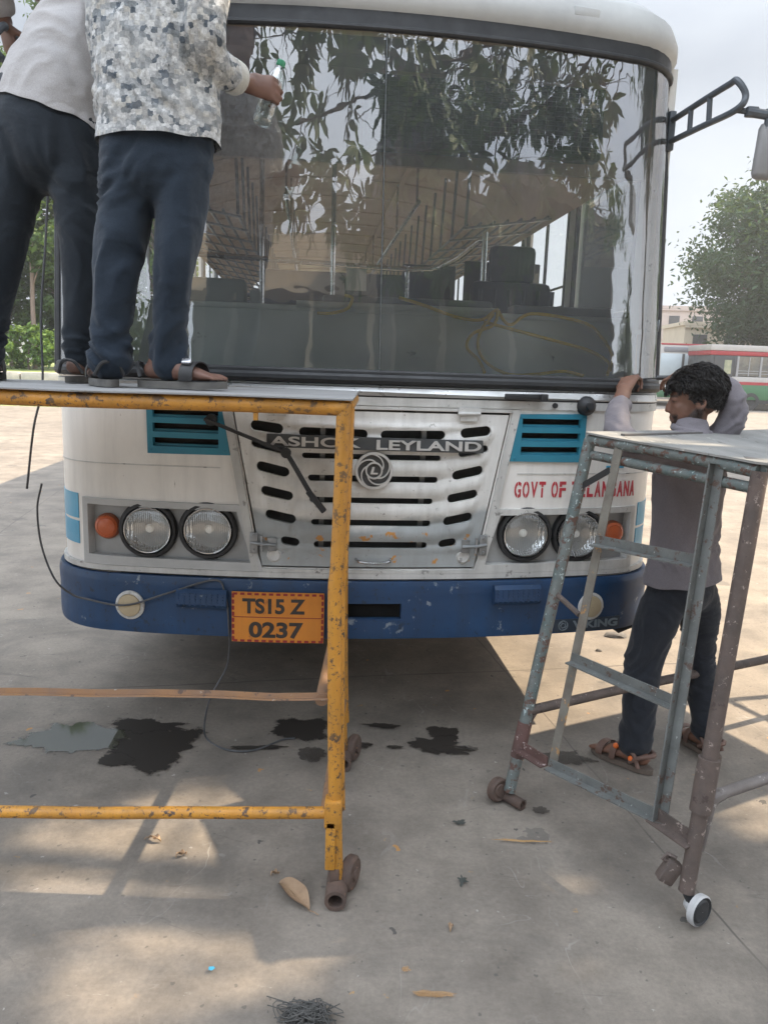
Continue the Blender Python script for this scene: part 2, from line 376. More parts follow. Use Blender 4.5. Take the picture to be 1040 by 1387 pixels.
# glass
def glass(name, tint, refl, rough=.0):
    m, t, b = newmat(name); t.nodes.remove(b); out = t.nodes['Material Output']
    tr = N(t, 'ShaderNodeBsdfTransparent'); tr.inputs['Color'].default_value = rgba(tint)
    gl = N(t, 'ShaderNodeBsdfGlossy'); gl.inputs['Roughness'].default_value = rough; gl.inputs['Color'].default_value = (1, 1, 1, 1)
    fr = N(t, 'ShaderNodeFresnel'); fr.inputs['IOR'].default_value = refl
    ms = N(t, 'ShaderNodeMixShader'); t.links.new(fr.outputs['Fac'], ms.inputs['Fac']); t.links.new(tr.outputs[0], ms.inputs[1]); t.links.new(gl.outputs[0], ms.inputs[2])
    bn = noise_tex(t, 3.2, 3, .55); bp = N(t, 'ShaderNodeBump'); bp.inputs['Strength'].default_value = .05; bp.inputs['Distance'].default_value = .03
    t.links.new(bn.outputs['Fac'], bp.inputs['Height']); t.links.new(bp.outputs['Normal'], gl.inputs['Normal'])
    # film of dust on the pane
    df = N(t, 'ShaderNodeBsdfDiffuse'); df.inputs['Color'].default_value = (.62, .65, .68, 1)
    dn = noise_tex(t, 2.5, 6, .65); dr = ramp(t, dn.outputs['Fac'], [(.32, .05), (.75, .115)])
    m2 = N(t, 'ShaderNodeMixShader'); t.links.new(dr.outputs['Color'], m2.inputs['Fac']); t.links.new(ms.outputs[0], m2.inputs[1]); t.links.new(df.outputs[0], m2.inputs[2])
    t.links.new(m2.outputs[0], out.inputs['Surface']); return m
wsg = glass('windscreen glass', (.98, 1.0, .99), 2.55)
winglass = glass('window glass', (.8, .86, .84), 1.6)
# hatch paint: white above, grey primer patch below, a few orange dabs
def hatch_mat():
    m, t, b = newmat('hatch paint'); c = N(t, 'ShaderNodeTexCoord'); sx = N(t, 'ShaderNodeSeparateXYZ'); t.links.new(c.outputs['Object'], sx.inputs[0])
    n1 = noise_tex(t, 5, 6); w = ramp(t, n1.outputs['Fac'], [(.3, (.80, .79, .76)), (.7, (.66, .65, .62))])
    n2 = noise_tex(t, 7, 5); g = ramp(t, n2.outputs['Fac'], [(.3, (.42, .445, .45)), (.7, (.32, .34, .345))])
    nb = noise_tex(t, 4, 4); ad = N(t, 'ShaderNodeMath', operation='MULTIPLY_ADD'); ad.inputs[1].default_value = .16
    t.links.new(nb.outputs['Fac'], ad.inputs[0]); t.links.new(sx.outputs['Z'], ad.inputs[2])
    ax = N(t, 'ShaderNodeMath', operation='ABSOLUTE'); t.links.new(sx.outputs['X'], ax.inputs[0])
    a2 = N(t, 'ShaderNodeMath', operation='MULTIPLY_ADD'); a2.inputs[1].default_value = -.16; t.links.new(ax.outputs[0], a2.inputs[0]); t.links.new(ad.outputs[0], a2.inputs[2])
    mr = N(t, 'ShaderNodeMapRange'); mr.inputs['From Min'].default_value = 1.035; mr.inputs['From Max'].default_value = 1.065; mr.inputs['To Min'].default_value = 1; mr.inputs['To Max'].default_value = 0
    t.links.new(a2.outputs[0], mr.inputs['Value'])
    col = mixc(t, mr.outputs['Result'], w.outputs['Color'], g.outputs['Color'])
    no = noise_tex(t, 17, 3, .55); fo = ramp(t, no.outputs['Fac'], [(.63, 0.), (.66, .9)])
    lo = N(t, 'ShaderNodeMath', operation='LESS_THAN'); lo.inputs[1].default_value = .965; t.links.new(sx.outputs['Z'], lo.inputs[0])
    mu = N(t, 'ShaderNodeMath', operation='MULTIPLY'); t.links.new(fo.outputs['Color'], mu.inputs[0]); t.links.new(lo.outputs[0], mu.inputs[1])
    col = mixc(t, mu.outputs[0], col, (.60, .26, .03))
    nd = noise_tex(t, 45, 8, .7); fd = ramp(t, nd.outputs['Fac'], [(.61, 0.), (.68, .7)]); col = mixc(t, fd.outputs['Color'], col, (.23, .21, .19)); gs = noise_tex(t, 18, 6, .65, stretch=(1, 1, .12)); fg = ramp(t, gs.outputs['Fac'], [(.42, 0.), (.74, .34)]); col = mixc(t, fg.outputs['Color'], col, (.27, .255, .23))
    t.links.new(col, b.inputs['Base Color']); b.inputs['Roughness'].default_value = .6; b.inputs['Specular IOR Level'].default_value = .3
    bump(t, b, noise_tex(t, 14, 5).outputs['Fac'], .2, .006); return m
hatchm = hatch_mat()
def lens_mat():
    m, t, b = newmat('headlamp lens'); t.nodes.remove(b); out = t.nodes['Material Output']; n = N(t, 'ShaderNodeTexWave', wave_type='BANDS', bands_direction='X'); n.inputs['Scale'].default_value = 40; n.inputs['Distortion'].default_value = .3
    c = N(t, 'ShaderNodeTexCoord'); t.links.new(c.outputs['Object'], n.inputs['Vector']); tr = N(t, 'ShaderNodeBsdfTransparent'); tr.inputs['Color'].default_value = (.93, .95, .95, 1); gl = N(t, 'ShaderNodeBsdfGlossy'); gl.inputs['Roughness'].default_value = .04
    bp = N(t, 'ShaderNodeBump'); bp.inputs['Strength'].default_value = .5; bp.inputs['Distance'].default_value = .004; t.links.new(n.outputs['Color'], bp.inputs['Height']); t.links.new(bp.outputs['Normal'], gl.inputs['Normal'])
    r = ramp(t, n.outputs['Fac'], [(.2, .10), (.8, .30)]); ms = N(t, 'ShaderNodeMixShader'); t.links.new(r.outputs['Color'], ms.inputs['Fac']); t.links.new(tr.outputs[0], ms.inputs[1]); t.links.new(gl.outputs[0], ms.inputs[2]); t.links.new(ms.outputs[0], out.inputs['Surface']); return m
def reflector_mat():
    m, t, b = newmat('bright reflector'); b.inputs['Metallic'].default_value = 1; b.inputs['Base Color'].default_value = (.97, .97, .97, 1); b.inputs['Roughness'].default_value = .13
    n = N(t, 'ShaderNodeTexWave', wave_type='BANDS', bands_direction='X'); n.inputs['Scale'].default_value = 26; n.inputs['Distortion'].default_value = 1.5; n.inputs['Detail'].default_value = 2; n.inputs['Detail Scale'].default_value = 3
    c = N(t, 'ShaderNodeTexCoord'); t.links.new(c.outputs['Object'], n.inputs['Vector']); bump(t, b, n.outputs['Color'], .7, .012); return m
reflm = reflector_mat()
lensm = lens_mat()

bus = empty('bus', (BX, BY, 0), BYAW, 'white and blue passenger bus seen head on with twin round headlamps and orange plate', 'bus')
FX = front
def part(name, outer, o_out, o_in, m, holes=(), ds=.05, dz=None, parent=None, smooth=30, fn=None):
    V, Fc = fill2d(outer, holes, ds, dz); mb = MB(); slab2d(mb, V, Fc, fn or FX, o_out, o_in); return mb.build(name, m, parent or bus, smooth)
def mir(poly): return [(-x, z) for x, z in poly][::-1]
ventR = [(.56, 1.250), (.884, 1.247), (.886, 1.448), (.588, 1.442)]
lampR = [(.428, .783), (1.168, .783), (1.168, 1.056), (.513, 1.052)]
hatchO = [(-.440, .80), (.440, .80), (.556, 1.445), (-.556, 1.445)]
holes = [ventR, mir(ventR), lampR, mir(lampR), hatchO]
body = part('front_panel', rect(-SE-.1, SE+.1, .765, 1.497), 0, -.012, white, holes, .04)
# crease line and lower trim, frame round the hatch
mb = MB()
for z0, z1, o in ((.760, .782, .014), (1.462, 1.494, .008)):
    V, Fc = fill2d(rect(-SE-.1, SE+.1, z0, z1), (), .05); slab2d(mb, V, Fc, FX, o, -.005)
for sg in (1, -1):
    q = [(.444, .786), (.474, .786), (.594, 1.458), (.562, 1.458)]; q = q if sg > 0 else mir(q)
    V, Fc = fill2d(q, (), .05); slab2d(mb, V, Fc, FX, .013, -.004)
V, Fc = fill2d(rect(-.474, .474, .783, .797), (), .05); slab2d(mb, V, Fc, FX, .012, -.004)
V, Fc = fill2d(rect(-.594, .594, 1.447, 1.459), (), .05); slab2d(mb, V, Fc, FX, .011, -.004)
for sg in (1, -1):   # fine pressed crease across the corners
    q = rect(.60, SE+.1, 1.196, 1.2005); V, Fc = fill2d(q if sg > 0 else mir(q), (), .05); slab2d(mb, V, Fc, FX, .0025, -.003)
mb.build('body_trim', whitetrim, bus)
# blue stripes wrapping the corners
for sg in (1, -1):
    mb = MB()
    for z0, z1 in ((.853, .948), (.960, 1.064)):
        q = rect(1.205, SE+.1, z0, z1); V, Fc = fill2d(q if sg > 0 else mir(q), (), .04); slab2d(mb, V, Fc, FX, .003, -.002)
    mb.build('stripe', stripeb, bus)
# louvred vents
for sg in (1, -1):
    T = (lambda p: p) if sg > 0 else mir
    xl = lambda z: .56+(.028)*(z-1.25)/.195
    slots = [rect(xl(1.35)+.030, .862, z0, z0+.034) for z0 in (1.277, 1.334, 1.391)]
    v = part('vent', T(ventR), .010, -.012, teal, [T(q) for q in slots], .05)
    mb = MB(); V, Fc = fill2d(T(rect(.57, .875, 1.255, 1.44)), (), .05); slab2d(mb, V, Fc, FX, -.035, -.045); mb.build('vent_back', dark, v)
    mb = MB()
    for z0 in (1.275, 1.332, 1.389): 
        V, Fc = fill2d(T(rect(.585, .87, z0-.006, z0+.012)), (), .05); slab2d(mb, V, Fc, lambda s, z, o: FX(s, z, o - (z-1.26)*0), -.006, -.03)
    for (s, z) in ((.58, 1.264), (.872, 1.26), (.60, 1.432), (.874, 1.436)): mb.lathe([(.006, 0), (.005, .004)], FX(sg*s, z, .010), (0, -1, 0), 8)
    mb.build('louvre', teal, v)
# headlamp recess, frame and lamps
def face_dir(s):
    x, y, nx, ny = plan(s); return Vector((nx, ny, 0))
for sg in (1, -1):
    T = (lambda p: p) if sg > 0 else mir
    inner = [(.472, .818), (1.142, .822), (1.142, 1.030), (.535, 1.026)]
    fr = part('lamp_panel', T([(.44, .79), (1.16, .79), (1.16, 1.05), (.52, 1.05)]), -.026, -.04, greyp, (), .04)
    part('lamp_frame', T(lampR), .012, -.03, whitetrim if sg > 0 else surf('grey trim', (.50, .505, .50), (.40, .405, .40), 6, .5, spots=(.2, .2, .19), sscale=20, sthr=.66, bscale=25, bstr=.2), [T(inner)], .04, parent=fr)
    for s, z, nm in ((.653, .942, 'headlamp'), (.897, .935, 'headlamp')):
        c = FX(sg*s, z, -.026); d = Vector((face_dir(sg*s).x*.35, -1, 0)).normalized()
        h = MB(); h.lathe([(.102, 0), (.1165, .004), (.119, .02), (.112, .034), (.101, .036), (.097, .026)], c, d, 40, cap=False); hl = h.build('headlamp', black, bus)
        g = MB(); g.lathe([(.097, .026), (.0965, .037), (.093, .042), (.0895, .041), (.0885, .03)], c, d, 40, cap=False); g.build('lamp_rim', chrome, hl)
        rf = MB(); rf.lathe([(.092, .030), (.08, .006), (.055, -.02), (.025, -.034), (.012, -.035)], c, d, 40, cap=False); rf.build('reflector', reflm, hl); rf = MB(); rf.lathe([(.02, -.035), (.019, .0), (.013, .012), (.001, .014)], c, d, 16); rf.build('bulb', surf('bulb glass', (.85, .86, .84), None, 5, .15, bstr=0), hl)
        ln = MB(); ln.lathe([(.0890, .036), (.075, .042), (.045, .047), (.002, .049)], c, d, 40, cap=False); ln.build('lens', lensm, hl)
    c = FX(sg*1.07, .938, -.026); d = (face_dir(sg*1.07)+Vector((0, -1, 0))).normalized()
    i = MB(); i.lathe([(.053, 0), (.053, .012), (.047, .02)], c, d, 28, cap=False); iv = i.build('indicator', surf('amber bezel', (.30, .10, .05), None, 5, .5), bus)
    i = MB(); i.lathe([(.048, .012), (.046, .024), (.036, .031), (.034, .029), (.02, .033), (.001, .034)], c, d, 28, cap=False); i.build('lens', orange_lens, iv)
# bumper
bump_holes = [rect(-.094, .131, .596, .662)]
bp_out = lambda s, z: .034 - .010*max(0, (z-.72)/.035)**2 - .004*max(0, (.545-z)/.035)**2 - .0035*noise.noise(Vector((s*4, z*9, 3)))
bumper = part('bumper', rect(-SE-.06, SE+.06, .511, .752), bp_out, .004, blue, bump_holes, .035, .03)
mb = MB(); V, Fc = fill2d(rect(-.12, .16, .58, .68), (), .05); slab2d(mb, V, Fc, FX, -.04, -.05); mb.build('tow_slot', dark, bumper)
mb = MB(); V, Fc = fill2d(rect(-SE-.05, SE+.05, .752, .761), (), .05); slab2d(mb, V, Fc, FX, -.002, -.012); mb.build('bumper_gap', dark, bumper)
for sg, s0, s1, z0, z1 in ((-1, -.764, -.566, .640, .708), (1, .512, .712, .662, .735)):
    mb = MB(); P = [(.034, z1), (.052, z1+.004), (.066, z1-.012), (.070, z0+.012), (.060, z0-.004), (.034, z0-.006)]; n = 12; vs = []; fs = []
    for i in range(n+1):
        s = s0+(s1-s0)*i/n
        for o, z in P: vs.append(FX(s, z, o))
    m = len(P)
    for i in range(n):
        for k in range(m-1): fs.append((i*m+k, (i+1)*m+k, (i+1)*m+k+1, i*m+k+1))
    fs += [tuple(range(m)), tuple(n*m+k for k in range(m))[::-1]]; mb.add(vs, fs)
    for i in range(9):
        for k in range(5):
            mb.lathe([(.004, 0), (.002, .003)], FX(s0+.012+(s1-s0-.024)*i/8, z0+.008+(z1-z0-.02)*k/4, .068), (0, -1, 0), 6)
    mb.build('bumper_step', blue, bumper)
for sg in (1, -1):
    c = FX(sg*.959, .627, .034); d = face_dir(sg*.959)
    f = MB(); f.lathe([(.060, 0), (.060, .008), (.049, .013), (.046, .010)], c, d, 32, cap=False)
    for a in (.7, 2.3, 3.9, 5.4): u = d.orthogonal().normalized(); w = d.cross(u); f.lathe([(.005, 0), (.004, .004)], c+d*.010+(u*math.cos(a)+w*math.sin(a))*.054, d, 8)
    fl = f.build('fog_lamp', whitetrim, bus)
    f = MB(); f.lathe([(.047, .008), (.045, .017), (.030, .020), (.001, .021)], c, d, 32, cap=False); f.build('lamp_cover', beige, fl)
# lettering on curved faces
def letters(name, body, x0, x1, z0, z1, o0, o1, m, parent, bold=.02, shear=0, fn=None, gaps=None):
    V, Fc = text2d(body, bold); V = fitbox(V, x0, x1, z0, z1, shear)
    mb = MB(); slab2d(mb, V, Fc, fn or FX, o1, o0); return mb.build(name, m, parent, smooth=None)
# number plate, its two rows and dashed border
plate = part('number_plate', rect(-.545, -.180, .500, .708), .056, .046, plateo, (), .06)
letters('lettering', 'TS15 Z', -.503, -.255, .620, .684, .0555, .0575, ink, plate, .035)
letters('lettering', '0237', -.478, -.262, .518, .586, .0555, .0575, ink, plate, .035)
mb = MB()
for i in range(13):
    for z in (.506, .702):
        s = -.540+.0283*i; V, Fc = fill2d(rect(s, s+.017, z-.005, z+.004), (), None); slab2d(mb, V, Fc, FX, .0572, .0555)
for i in range(8):
    for s in (-.539, -.186):
        z = .506+.0255*i; V, Fc = fill2d(rect(s-.005, s+.004, z, z+.017), (), None); slab2d(mb, V, Fc, FX, .0573, .0555)
V, Fc = fill2d(rect(-.540, -.185, .6035, .6065), (), .06); slab2d(mb, V, Fc, FX, .0571, .0555); mb.build('plate_border', maroon, plate)
for s in (-.50, -.23): mb = MB(); mb.box(FX(s, .60, .040), (.03, .016, .10)); mb.build('plate_bracket', steel, plate)
# VIKING lettering with a small swirl badge
vk = surf('weathered grey badge', (.20, .235, .26), (.15, .18, .20), 12, .55, bstr=.2)
plate2 = part('badge_plate', rect(.795, 1.105, .520, .574), .0375, .03, surf('badge backing', (.035, .05, .07), (.03, .04, .055), 9, .5), (), .05)
letters('lettering', 'VIKING', .880, 1.092, .531, .566, .037, .0415, vk, plate2, .03)
def swirl(cs, cz, r, o0, o1, m, parent, name):
    mb = MB()
    def ringp(r0, r1, o):
        n = 40; vs = []; fs = []
        for rr, oo in ((r0, o0), (r0, o), (r1, o), (r1, o0)): vs += [FX(cs+rr*math.cos(2*math.pi*k/n), cz+rr*math.sin(2*math.pi*k/n), oo) for k in range(n)]
        for i in range(3):
            for k in range(n): fs.append((i*n+k, i*n+(k+1) % n, (i+1)*n+(k+1) % n, (i+1)*n+k))
        mb.add(vs, fs)
    ringp(r, r*.87, o1); ringp(r*.46, r*.38, o1)
    for k in range(5):
        a0 = 2*math.pi*k/5; n = 12; L = []; Rr = []
        for i in range(n+1):
            q = i/n; rr = r*(.42+.48*q); a = a0 + 1.55*q**1.15; w = (.30-.17*q+.25*q*q*q)
            L.append((cs+rr*math.cos(a), cz+rr*math.sin(a))); Rr.append((cs+rr*math.cos(a+w), cz+rr*math.sin(a+w)))
        vs = [FX(x, z, o1-.0004) for x, z in L]+[FX(x, z, o1-.0004) for x, z in Rr]+[FX(x, z, o0) for x, z in L]+[FX(x, z, o0) for x, z in Rr]; m1 = n+1; fs = []
        for i in range(n): fs += [(i, i+1, m1+i+1, m1+i), (i, 2*m1+i, 2*m1+i+1, i+1), (m1+i, m1+i+1, 3*m1+i+1, 3*m1+i)]
        mb.add(vs, fs)
    return mb.build(name, m, parent)
swirl(.836, .547, .0225, .037, .041, vk, plate2, 'emblem')
# bonnet hatch with pressed ribs and slots
ZR = [1.349, 1.261, 1.171, 1.083, .992, .901]
hw = lambda z: .432+(z-.805)*.112/.64
slots = []
def add_slot(x0, z0, x1, z1, h): slots.append(rslot(x0, z0, x1, z1, h))
add_slot(-.293, 1.351, -.023, 1.347, .040); add_slot(.028, 1.347, .288, 1.352, .036)
for z, a, b, h in ((1.259, -.28, .274, .022), (1.171, -.255, .266, .026), (1.083, -.248, .249, .025), (.992, -.24, .244, .026), (.901, -.228, .233, .028)): add_slot(a, z, b, z, h)
for x0, z0, x1, z1, h in ((-.481, 1.374, -.354, 1.359, .040), (-.457, 1.216, -.328, 1.187, .040), (-.439, 1.119, -.313, 1.092, .038), (-.421, 1.024, -.300, .998, .038), (-.359, .917, -.285, .905, .034)):
    add_slot(x0, z0, x1, z1, h); add_slot(-x1-.005, z1, -x0-.005, z0, h)
add_slot(-.478, 1.305, -.345, 1.275, .03); add_slot(.345, 1.277, .468, 1.303, .03)
def rib(s, z):
    a = abs(s); zz = z - .225*max(0, a-.27)
    ph = math.cos(2*math.pi*(zz-1.349)/.0895); g = .5-.5*ph
    e = min(1, max(0, (hw(z)-.035-a)/.03))*min(1, max(0, (z-.865)/.03))*min(1, max(0, (1.40-z)/.02))
    v = 1-.75*math.exp(-((a-.31)/.012)**2)
    return .004+.014*(g**.7)*e*v
V, Fc = fill2d([(-.433, .808), (.433, .808), (.547, 1.437), (-.547, 1.437)], slots, .02, .012)
mb = MB(); slab2d(mb, V, Fc, FX, rib, -.010); hatch = mb.build('bonnet_hatch', hatchm, bus, 50)
mb = MB(); V, Fc = fill2d([(-.42, .82), (.42, .82), (.53, 1.43), (-.53, 1.43)], (), .06); slab2d(mb, V, Fc, FX, -.09, -.10); mb.build('radiator', surf('dusty radiator', (.085, .088, .088), (.12, .12, .115), 20, .9, bstr=.4), hatch)
for x in (-.2, .21): mb = MB(); mb.box(FX(x, 1.13, -.05), (.02, .02, .55)); mb.build('radiator_strut', steel, hatch)
ns = part('name_strip', [(-.414, 1.291), (.440, 1.284), (.436, 1.335), (-.414, 1.342)], .031, .020, surf('dark grey strip', (.05, .055, .06), (.08, .085, .085), 10, .5), (), .05, parent=hatch)
letters('lettering', 'ASHOK', -.404, -.052, 1.2965, 1.334, .030, .038, silver, hatch, .022)
letters('lettering', 'LEYLAND', .010, .428, 1.292, 1.330, .030, .038, silver, hatch, .022)
mb = MB(); V, Fc = fill2d(circ(0.004, 1.208, .071), (), .03); slab2d(mb, V, Fc, FX, .022, .010); mb.build('emblem_backing', surf('emblem dark', (.06, .062, .065), (.09, .09, .09), 10, .5), hatch)
swirl(.004, 1.208, .074, .018, .034, silver, hatch, 'emblem')
letters('lettering', 'L', -.010, .018, 1.193, 1.222, .021, .031, silver, hatch, .03, .25)
mb = MB(); mb.tube([FX(-.057, .842, .006), FX(-.05, .838, .026), FX(-.02, .833, .032), FX(.04, .832, .032), FX(.075, .837, .026), FX(.083, .843, .006)], .0065, 10, sub=4); mb.build('handle', chrome, hatch)
for sg in (1, -1):
    mb = MB(); c = sg*.432
    mb.box(FX(c-sg*.040, .898, .014), (.035, .012, .055), ch=.003); mb.box(FX(c+sg*.032, .903, .020), (.032, .012, .085), ch=.003)
    mb.tube([FX(c-sg*.055, .897, .022), FX(c, .901, .032), FX(c+sg*.045, .905, .026)], .007, 8); mb.tube([FX(c, .87, .026), FX(c+sg*.002, .935, .026)], .006, 8)
    for dz in (-.03, .03): mb.lathe([(.007, 0), (.005, .005)], FX(c+sg*.032, .903+dz, .026), (0, -1, 0), 8)
    mb.build('latch', steel, hatch)
    mb = MB(); mb.lathe([(.030, .001), (.022, .010), (.010, .006), (.001, .004)], FX(sg*.385, .852, .003), (0, -1, 0), 20, cap=False); mb.build('buffer', whitetrim, hatch)
    mb = MB(); c = sg*.377
    mb.box(FX(c, 1.452, .017), (.085, .008, .02)); mb.box(FX(c, 1.425, .013), (.07, .008, .03)); mb.tube([FX(c-.045, 1.439, .02), FX(c+.045, 1.441, .02)], .008, 8)
    mb.build('hinge', whitetrim, hatch)
# GOVT OF TELANGANA stencil
mb = MB(); txt = 'GOVT OF TELANGANA'; s0, s1 = .588, 1.166; n = len(txt); adv = {' ': .55}; tot = sum(adv.get(c, 1) for c in txt); u = (s1-s0)/tot; s = s0
for ch in txt:
    if ch != ' ':
        V, Fc = text2d(ch, .03); xs = [v[0] for v in V]; ys = [v[1] for v in V]; cx, w, hh = (min(xs)+max(xs))/2, max(xs)-min(xs), max(ys)
        if ch in 'GOA': V, Fc = cutgap(V, Fc, 0, cx, w*.11)
        elif ch in 'TFEL': V, Fc = cutgap(V, Fc, 1, hh*.62, .05)
        V = fitbox(V, s+u*.10, s+u*.90, 1.099, 1.166); slab2d(mb, V, Fc, FX, .0022, -.001)
    s += u*adv.get(ch, 1)
mb.build('lettering', redink, bus, smooth=None)
mb = MB(); V, Fc = fill2d(rect(1.00, 1.085, 1.222, 1.232), (), .03); slab2d(mb, V, Fc, FX, .0022, -.001); V, Fc = fill2d(rect(1.035, 1.05, 1.236, 1.262), (), .03); slab2d(mb, V, Fc, FX, .0022, -.001); mb.build('paint_mark', stripeb, bus)
# mouldings, rubber and wiper hardware under the windscreen
mb = MB()
for z0, z1, o in ((1.500, 1.531, .020), (1.5335, 1.541, .012)):
    V, Fc = fill2d(rect(-SE-.06, SE+.06, z0, z1), (), .05); slab2d(mb, V, Fc, FX, lambda s, z, o=o, a=z0, b=z1: o*(.4+.6*math.sin(math.pi*min(1, max(0, (z-a)/(b-a))))), -.01)
mb.build('moulding', surf('aluminium moulding', (.56, .57, .57), (.46, .46, .45), 8, .35, metal=.5, bstr=.1), bus)
mb = MB()
def seal_tube(z, o, r, s0=-SE, s1=SE, n=60): mb.tube([FX(s0+(s1-s0)*i/n, z, o) for i in range(n+1)], r, 10)
V, Fc = fill2d(rect(-SE-.02, SE+.02, 1.486, 1.590), (), .05); slab2d(mb, V, Fc, FX, .004, -.02)
seal_tube(1.562, .004, .022); seal_tube(1.585, .002, .014)
V, Fc = fill2d(rect(-SE-.02, SE+.02, 2.845, 2.925), (), .05); slab2d(mb, V, Fc, FX, .006, -.012); seal_tube(2.852, .004, .012)
for sg in (1, -1):
    mb.tube([FX(sg*1.425, 1.56+1.34*i/12, .003) for i in range(13)], .022, 10); mb.tube([FX(sg*1.40, 1.56+1.34*i/12, .002) for i in range(13)], .012, 8)
mb.build('windscreen_seal', black, bus)
for sg in (1, -1):
    mb = MB(); V, Fc = fill2d(rect(1.435, SE+.05, 1.545, 2.95) if sg > 0 else rect(-SE-.05, -1.435, 1.545, 2.95), (), .02); slab2d(mb, V, Fc, FX, .010, -.04); mb.build('corner_pillar', whitetrim, bus)
# windscreen panes
for s0, s1 in ((-1.405, .010), (.020, 1.405)):
    V, Fc = fill2d(rect(s0, s1, 1.56, 2.89), (), .05, .1); mb = MB(); slab2d(mb, V, Fc, FX, 0, None); mb.build('windscreen', wsg, bus, 180)
mb = MB(); mb.tube([FX(.015, 1.57+1.32*i/10, .001) for i in range(11)], .0032, 6); mb.build('windscreen_joint', surf('clear joint strip', (.10, .11, .11), None, 5, .3), bus)
mb = MB(); mb.tube([FX(1.345, 1.83, .004), FX(1.345, 1.83, .001)], .026, 16); mb.build('sticker', surf('pale sticker', (.55, .6, .62), (.4, .45, .5), 60, .5), bus)
# wipers
mb = MB(); mb.lathe([(.040, 0), (.040, .02), (.030, .038), (.016, .048), (.014, .07)], FX(.878, 1.482, .0), (0, -1, 0), 22); mb.build('wiper_spindle', black, bus)
mb = MB(); mb.lathe([(.012, .0), (.011, .02)], FX(.74, 1.48, -.0), (0, -1, 0), 8); mb.build('bolt', black, bus)
mb = MB(); mb.lathe([(.024, 0), (.022, .04)], FX(-.63, 1.388, .01), (0, -1, 0), 14)
a, b, c, d = FX(-.645, 1.392, .055), FX(-.335, 1.275, .075), FX(-.232, 1.107, .085), FX(-.186, 1.05, .088)
mb.beam(a, b, .012, .026, (0, -1, 0)); mb.tube([b+(b-a)*-.1, b, c, d], .0095, 8, sub=4); mb.beam(c+(c-d)*.4, d, .022, .032, (0, -1, 0), ch=.004); mb.lathe([(.02, -.004), (.02, .02)], b, (0, -1, 0), 12); mb.build('wiper_arm', black, bus)
mb = MB(); mb.beam(FX(.515, 1.512, .035), FX(.690, 1.514, .035), .022, .022, ch=.004); mb.box(FX(.672, 1.512, .05), (.03, .02, .028), ch=.003); mb.build('wiper_holder', black, bus)
mb = MB(); mb.beam(FX(-.60, 1.527, .045), FX(-.82, 1.520, .045), .02, .02, ch=.004); mb.box(FX(-.615, 1.527, .058), (.035, .02, .026), ch=.003); mb.build('wiper_holder', black, bus)
# roof cap over the windscreen and roof
def cap(s, q):
    P = [(0.0, 2.905), (.026, 2.925), (.030, 2.965), (.010, 3.02), (-.06, 3.075), (-.17, 3.11), (-.34, 3.13), (-.62, 3.14)]
    o, z = P[q]; cam_ = .05*max(0, 1-(s/1.4)**2)*min(1, max(0, (z-2.9)/.15))
    p = FX(s, z, o if o > -.15 else -.15)
    if o < -.15: p.y += -(o+.15)*1.0 if abs(s) < 5 else 0
    if o < -.05 and abs(s) > 1.1: pass
    p.z += cam_; return p
mb = MB(); n = 60; vs = [cap(-SE-.3+(2*SE+.6)*i/n, q) for i in range(n+1) for q in range(8)]
fs = [(i*8+q, (i+1)*8+q, (i+1)*8+q+1, i*8+q+1) for i in range(n) for q in range(7)]; mb.add(vs, fs)
mb.box(FX(.80, 2.985, .022), (.11, .02, .035), Matrix.Rotation(.17, 3, 'Z'), ch=.004)
mb.build('roof_cap', surf('chalky roof paint', (.56, .57, .56), (.43, .44, .44), 4, .6, spots=(.3, .3, .29), sscale=10, sthr=.68, bscale=14, bstr=.2), bus, 50)
L = 10.2
mb = MB()
prof = [(-1.29, 2.62), (-1.275, 2.90), (-1.18, 3.02), (-.9, 3.10), (-.45, 3.15), (0, 3.165), (.45, 3.15), (.9, 3.10), (1.18, 3.02), (1.275, 2.90), (1.29, 2.62)]
vs = []; m = len(prof)
for k in (0, 1):
    for y in (.50, L): vs += [(x*(1-.03*k), y, z-.06*k) for x, z in prof]
fs = []
for i in range(m-1): fs += [(i, i+1, m+i+1, m+i), (2*m+i, 3*m+i, 3*m+i+1, 2*m+i+1)]
mb.add(vs, fs); mb.build('roof', [white], bus)
mb = MB()
vs = []; pc = [(x*.965, z-.075) for x, z in prof]
for y in (.50, L): vs += [(x, y, z) for x, z in pc]
mb.add(vs, [(i, m+i, m+i+1, i+1) for i in range(m-1)])
for k in range(15): 
    y = .9+k*.64
    for i in range(1, m-2): mb.beam((pc[i][0], y, pc[i][1]-.006), (pc[i+1][0], y, pc[i+1][1]-.006), .05, .012)
for x in (-.45, .45): mb.beam((x, .6, 3.06), (x, L, 3.06), .04, .012)
mb.build('ceiling', cream, bus)
